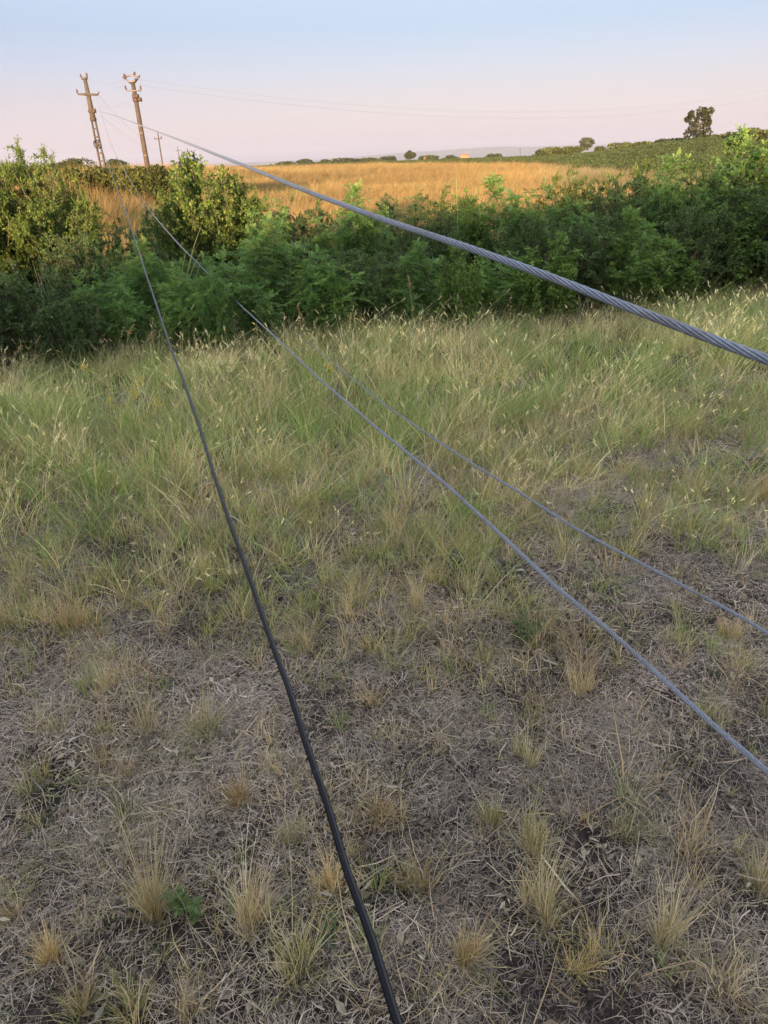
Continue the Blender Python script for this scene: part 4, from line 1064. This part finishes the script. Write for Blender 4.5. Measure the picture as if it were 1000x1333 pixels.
TS = [
    (192, 955, 85, 60, GOLD, 'fine', 'tall golden tussock standing above the long row of tufts at left'),
    (270, 955, 78, 70, OLIVE + GOLD, 'mixed', 'olive and golden tussock right of the tall golden one'),
    (130, 1000, 60, 50, GOLD, 'stiff', 'loose bent golden stems left of the small orange tuft'),
    (57, 1018, 55, 45, OLIVE, 'fine', 'olive tuft near the left edge above the dark one'),
    (167, 1010, 34, 26, GOLD, 'stub', 'small orange tuft below the tall golden tussock'),
    (313, 1045, 48, 30, [(.42, .29, .16), (.36, .24, .12)], 'stub', 'brown-orange brush-like stub in the middle of the left half'),
    (163, 1070, 50, 70, DARKG + OLIVE[:1], 'mixed', 'low dark green tuft left of the brown-orange stub'),
    (55, 1075, 38, 42, DARKG + OLIVE, 'mixed', 'small dark olive tuft near the left edge'),
    (203, 1205, 118, 50, GOLD + STRAW, 'fine', 'tallest straw tussock just left of the green seedling'),
    (325, 1205, 92, 62, STRAW, 'fine', 'fan of straw blades right of the green seedling'),
    (392, 1260, 70, 110, OLIVE + STRAW, 'mixed', 'broad low olive tussock beside the black cable near the bottom'),
    (110, 1215, 48, 55, GOLD, 'stiff', 'low brown tuft left of the tallest straw tussock'),
    (72, 1255, 60, 30, STRAW + OLIVE, 'fine', 'narrow straw tuft near the lower left corner'),
    (16, 1195, 34, 34, STRAW, 'stub', 'small tan tuft at the left edge'),
    (110, 1320, 66, 48, GOLD + OLIVE, 'mixed', 'golden-brown tuft cut by the bottom edge at left'),
    (165, 1322, 56, 55, OLIVE + GOLD, 'mixed', 'olive tuft at the bottom edge right of the golden-brown one'),
    (250, 1322, 58, 45, GOLD, 'stiff', 'golden bent tuft at the bottom edge below the seedling'),
    (384, 1095, 50, 36, PALE, 'fine', 'thin pale tuft left of the middle of the black cable'),
    (345, 1005, 30, 44, PALE, 'stub', 'whitish stubble left of the black cable'),
    (435, 1160, 72, 40, STRAW + GOLD, 'fine', 'straw tuft touching the black cable on its left'),
    (495, 1070, 52, 48, [(.45, .33, .20), (.38, .28, .17)], 'stub', 'tan brush-like tuft right of the black cable'),
    (80, 955, 56, 55, OLIVE, 'fine', 'olive tuft left of the tall golden tussock'),
    (138, 900, 50, 40, PALE + OLIVE[:1], 'fine', 'pale grey-green tuft above the row of tufts at left'),
    (750, 905, 62, 70, PALE + STRAW, 'fine', 'wide pale tuft leaning right below the olive one under the cable'),
    (690, 1000, 52, 52, PALE + OLIVE, 'fine', 'pale olive tuft in the middle of the right half'),
    (685, 1105, 52, 50, STRAW, 'mixed', 'straw tuft above the big olive tussock'),
    (706, 1190, 92, 68, OLIVE + STRAW, 'fine', 'big olive tussock low in the right half'),
    (818, 1095, 50, 66, [(.22, .24, .14), (.28, .28, .18)], 'fine', 'fine grey-green tuft left of the golden bent stems'),
    (890, 1115, 110, 84, GOLD, 'stiff', 'tall golden bent stems below the grey cable at right'),
    (868, 1225, 90, 62, PALE, 'fine', 'tall pale fine tuft near the lower right'),
    (992, 1165, 80, 50, PALE + OLIVE[1:2], 'fine', 'pale grey tuft at the right edge'),
    (932, 1280, 66, 56, GOLD, 'stiff', 'golden short tuft in the lower right corner'),
    (610, 1255, 66, 42, OLIVE + GOLD, 'mixed', 'olive-gold tuft right of the black cable near the bottom'),
    (768, 1262, 56, 50, GOLD + OLIVE, 'mixed', 'brownish tuft between the big olive tussock and the corner'),
    (553, 1160, 44, 52, [(.36, .27, .16), (.44, .34, .2)], 'stub', 'brown tuft right of the lower black cable'),
    (545, 790, 62, 44, STRAW, 'fine', 'tall straw tuft alone in the bare middle ground'),
    (728, 835, 74, 95, OLIVE + GOLD, 'mixed', 'large olive tussock under the lower grey cable'),
    (880, 840, 36, 40, PALE, 'stub', 'small pale tuft between the two grey cables'),
    (940, 830, 46, 36, STRAW, 'fine', 'straw tuft under the thinner grey cable near the right edge'),
    (992, 655, 66, 44, STRAW, 'fine', 'tall straw tuft at the right edge beside the bare patch'),
    (638, 758, 40, 46, PALE + OLIVE[:1], 'fine', 'greyish tuft between the lone straw tuft and the lower grey cable'),
    (100, 820, 66, 60, STRAW, 'mixed', 'clump of straw stalks at left where the tall grass ends'),
    (610, 775, 42, 40, OLIVE + STRAW, 'fine', 'olive tuft right of the lone straw tuft'),
    (400, 845, 36, 30, STRAW, 'fine', 'small straw tuft right of the black cable in mid ground'),
    (485, 920, 40, 46, GOLD[:2] + STRAW, 'stub', 'small golden stub in the centre of the bare ground'),
    (640, 1075, 40, 36, STRAW + OLIVE, 'mixed', 'small mixed tuft left of the straw tuft above the big olive tussock'),
    (930, 940, 40, 40, STRAW, 'stiff', 'loose straw stems right of the lower grey cable'),
]
for k, t in enumerate(TS): tussock(*t, seed=k)

# green weeds
def weed(px, py, hp, label, seed, n=9, leafcol=((.17, .25, .10), (.22, .29, .12))):
    rg = np.random.default_rng(2000 + seed)
    g = ground_at(px, py); k = FPX / (g - np.array([0, 0, EYE])).dot(F); h = hp / k / .6
    r = empty('green_seedling', g, label, 'seedling', 'green seedlings in the dry ground')
    st = MB(); L_ = []
    for j in range(n):
        az = rg.uniform(0, 6.28); e_ = np.array([math.cos(az) * h * .45, math.sin(az) * h * .45, h * rg.uniform(.35, 1.0)])
        t = np.linspace(0, 1, 5)[:, None]; P = t * e_ + np.sin(t * 3.1) * np.array([0, 0, .1 * h])
        st.tube(P, [.0014] * 4 + [.0007], 4, False)
        for q in range(14):
            u = rg.uniform(.25, 1.0); p_ = e_ * u + np.array([0, 0, .08 * h]) * math.sin(u * 3.1)
            L_.append((p_, rg.normal(0, 1, 3) * np.array([1, 1, .4]) + e_ / h * .5, np.array([0, 0, 1.]) + rg.normal(0, .4, 3), h * rg.uniform(.12, .24), h * rg.uniform(.06, .10), np.array(leafcol[rg.integers(0, 2)]) * rg.uniform(.8, 1.2)))
    A = [np.array([l[q] for l in L_]) for q in range(6)]
    V, Q, C = leaf_quads(*A)
    st.build('stems', plain('green_stem', (.10, .16, .06), (.14, .20, .08), 40), r, loc=(0, 0, 0))
    link('leaves', mesh_arrays('leaves', V, Q, cols=C, mats=[M_LEAF]), r)
weed(258, 1190, 40, 'bright green seedling between two straw tussocks', 1, 10)
weed(300, 1190, 20, 'small green seedling right of the bright larger one', 2, 5)
weed(686, 838, 25, 'green leafy weed beside the large olive tussock', 3, 12, ((.12, .18, .08), (.16, .21, .09)))
weed(437, 1228, 22, 'tiny blue-green seedling left of the black cable near the bottom', 4, 5, ((.08, .16, .09), (.10, .18, .10)))

# feathery reed stalks along the foot of the thicket
def reed(px, py, ptop, label, seed, lean, tone=STRAW):
    rg = np.random.default_rng(3000 + seed)
    g = ground_at(px, py); dep = (g - np.array([0, 0, EYE])).dot(F); k = FPX / dep; h = (py - ptop) / k
    r = empty('reed_stalk', g, label, 'reed', 'feathery reed stalks at the foot of the thicket')
    t = np.linspace(0, 1, 9)[:, None]
    P = np.concatenate([lean * h * t ** 1.8, .05 * h * t, h * t - .12 * abs(lean) * h * t ** 3], 1)
    mb = MB(); mb.tube(P, np.linspace(.0035, .0015, 9), 5, False); mb.build('stem', plain('reed_stem', (.34, .30, .15), (.45, .38, .22), 30), r, loc=(0, 0, 0))
    d = P[-1] - P[-2]; d /= np.linalg.norm(d); m_ = 70; u = rg.uniform(0, 1, m_)
    p_ = P[-1] + d * (.17 * (u - .55))[:, None] - np.array([0, 0, 1.]) * (.05 * u ** 2)[:, None]
    dd = d + rg.normal(0, .42, (m_, 3))
    V, Q, C = leaf_quads(p_, dd, rg.normal(0, 1, (m_, 3)), rg.uniform(.022, .042, m_) * (1.25 - u), rg.uniform(.004, .008, m_), np.array(tone)[rg.integers(0, len(tone), m_)] * np.array([.95, .82, .75]))
    link('plume', mesh_arrays('plume', V, Q, cols=C, mats=[M_LEAF]), r)
    lb = blades(9, h * .75, .3, .30, .03, .009, GREEN + OLIVE[:2], .7, (lean, 0), 4, rg)
    link('leaves', mesh_arrays('leaves', lb[0], lb[1], cols=lb[2], mats=[M_LEAF]), r)
for k, t in enumerate([
    (140, 478, 405, 'tallest straight reed with a pale plume left of the black cable', .02), (128, 480, 410, 'straight reed just left of the tallest one', -.05),
    (165, 482, 425, 'reed bending right between the tallest one and the black cable', .28), (188, 480, 432, 'reed leaning right with a pinkish plume close to the black cable', .35),
    (20, 492, 452, 'short bowed reed at the left edge', .35), (48, 490, 440, 'reed with a drooping plume near the left edge', .25), (85, 486, 444, 'low reed bending right, second from the tall pair', .5),
    (232, 470, 418, 'long reed bending right of the black cable', .55), (262, 466, 420, 'reed with a bowed tip midway between the black and grey cables', .4), (300, 462, 425, 'small reed right of the bowed one', .2),
    (395, 452, 405, 'thin upright reed where the thinner grey cable enters the thicket', -.04), (455, 448, 412, 'short pale reed in front of the mid thicket', .1),
    (538, 442, 365, 'tall bare pale stalk in front of the dark middle bushes', -.06), (562, 440, 388, 'pale stalk leaning right beside the tall bare one', .45),
    (880, 402, 332, 'tall dry reed leaning right at the right of the thicket', .22), (888, 402, 340, 'dry reed behind the tall leaning one', .30), (968, 385, 345, 'reed at the right end of the thicket foot', .2), (990, 380, 340, 'reed cut close by the right edge', .3)]):
    reed(*t[:4], k, t[4])

# pale broad-leaved reeds standing in the hollow and in the thicket
def reed_clump(px, ptop, hp, wp, label, seed, off=None, Y=None, pal=((.30, .36, .24), (.36, .42, .28), (.24, .32, .18))):
    rg = np.random.default_rng(4000 + seed)
    x, y, zt = spot(px, ptop, off, Y); zb = float(zfun(x, y)); h = zt - zb; W = wp / FPX * math.hypot(x, y)
    lb = blades(26, h, .22, .14, W * .3, .026, pal, .35, (.1, 0), 5, rg)
    o = link('reed_clump', mesh_arrays('reed_clump', lb[0], lb[1], cols=lb[2], mats=[M_LEAF]), loc=(x, y, zb))
    tag(o, label, 'reeds', 'broad-leaved reed clumps in the thicket')
reed_clump(215, 318, 40, 40, 'pale grey-green reeds in the hollow right of the black cable', 1, Y=9.9)
reed_clump(606, 262, 40, 36, 'bright reed blades below the golden field, right of the middle', 2, Y=11.6, pal=((.20, .33, .13), (.26, .38, .17)))
reed_clump(50, 345, 40, 44, 'pale reeds between the dark bushes at the left', 3, Y=8.9)

# yellow wild flowers in the meadow
M_PETAL = plain('yellow_petals', (.62, .46, .03), (.75, .58, .05), 60, .6)
for k, (px, py, lab) in enumerate([(187, 520, 'largest yellow wild flower left of the black cable'), (118, 500, 'yellow wild flower nearest the reeds at left'), (153, 552, 'yellow wild flower below the largest one, to its left'),
                                   (211, 555, 'yellow wild flower closest to the black cable'), (430, 500, 'yellow wild flower between the two grey cables'), (180, 540, 'small yellow wild flower just under the largest one')]):
    rg = np.random.default_rng(5000 + k)
    g = ground_at(px, py + 26); r = empty('yellow_flower', g, lab, 'flower', 'yellow wild flowers in the meadow'); h = .30
    mb = MB(); mb.tube([(0, 0, 0), (.01, 0, h * .6), (.015, .01, h)], [.002, .0018, .0014], 5, False); mb.build('stem', plain('green_stem', (.12, .18, .06), (.16, .22, .08), 40), r, loc=(0, 0, 0))
    m_ = 40; p_ = np.array([.015, .01, h]) + rg.normal(0, 1, (m_, 3)) * np.array([.014, .014, .026])
    V, Q, C = leaf_quads(p_, rg.normal(0, 1, (m_, 3)), rg.normal(0, 1, (m_, 3)), np.full(m_, .013), np.full(m_, .010), np.ones((m_, 3)))
    link('petals', mesh_arrays('petals', V, Q, mats=[M_PETAL]), r)
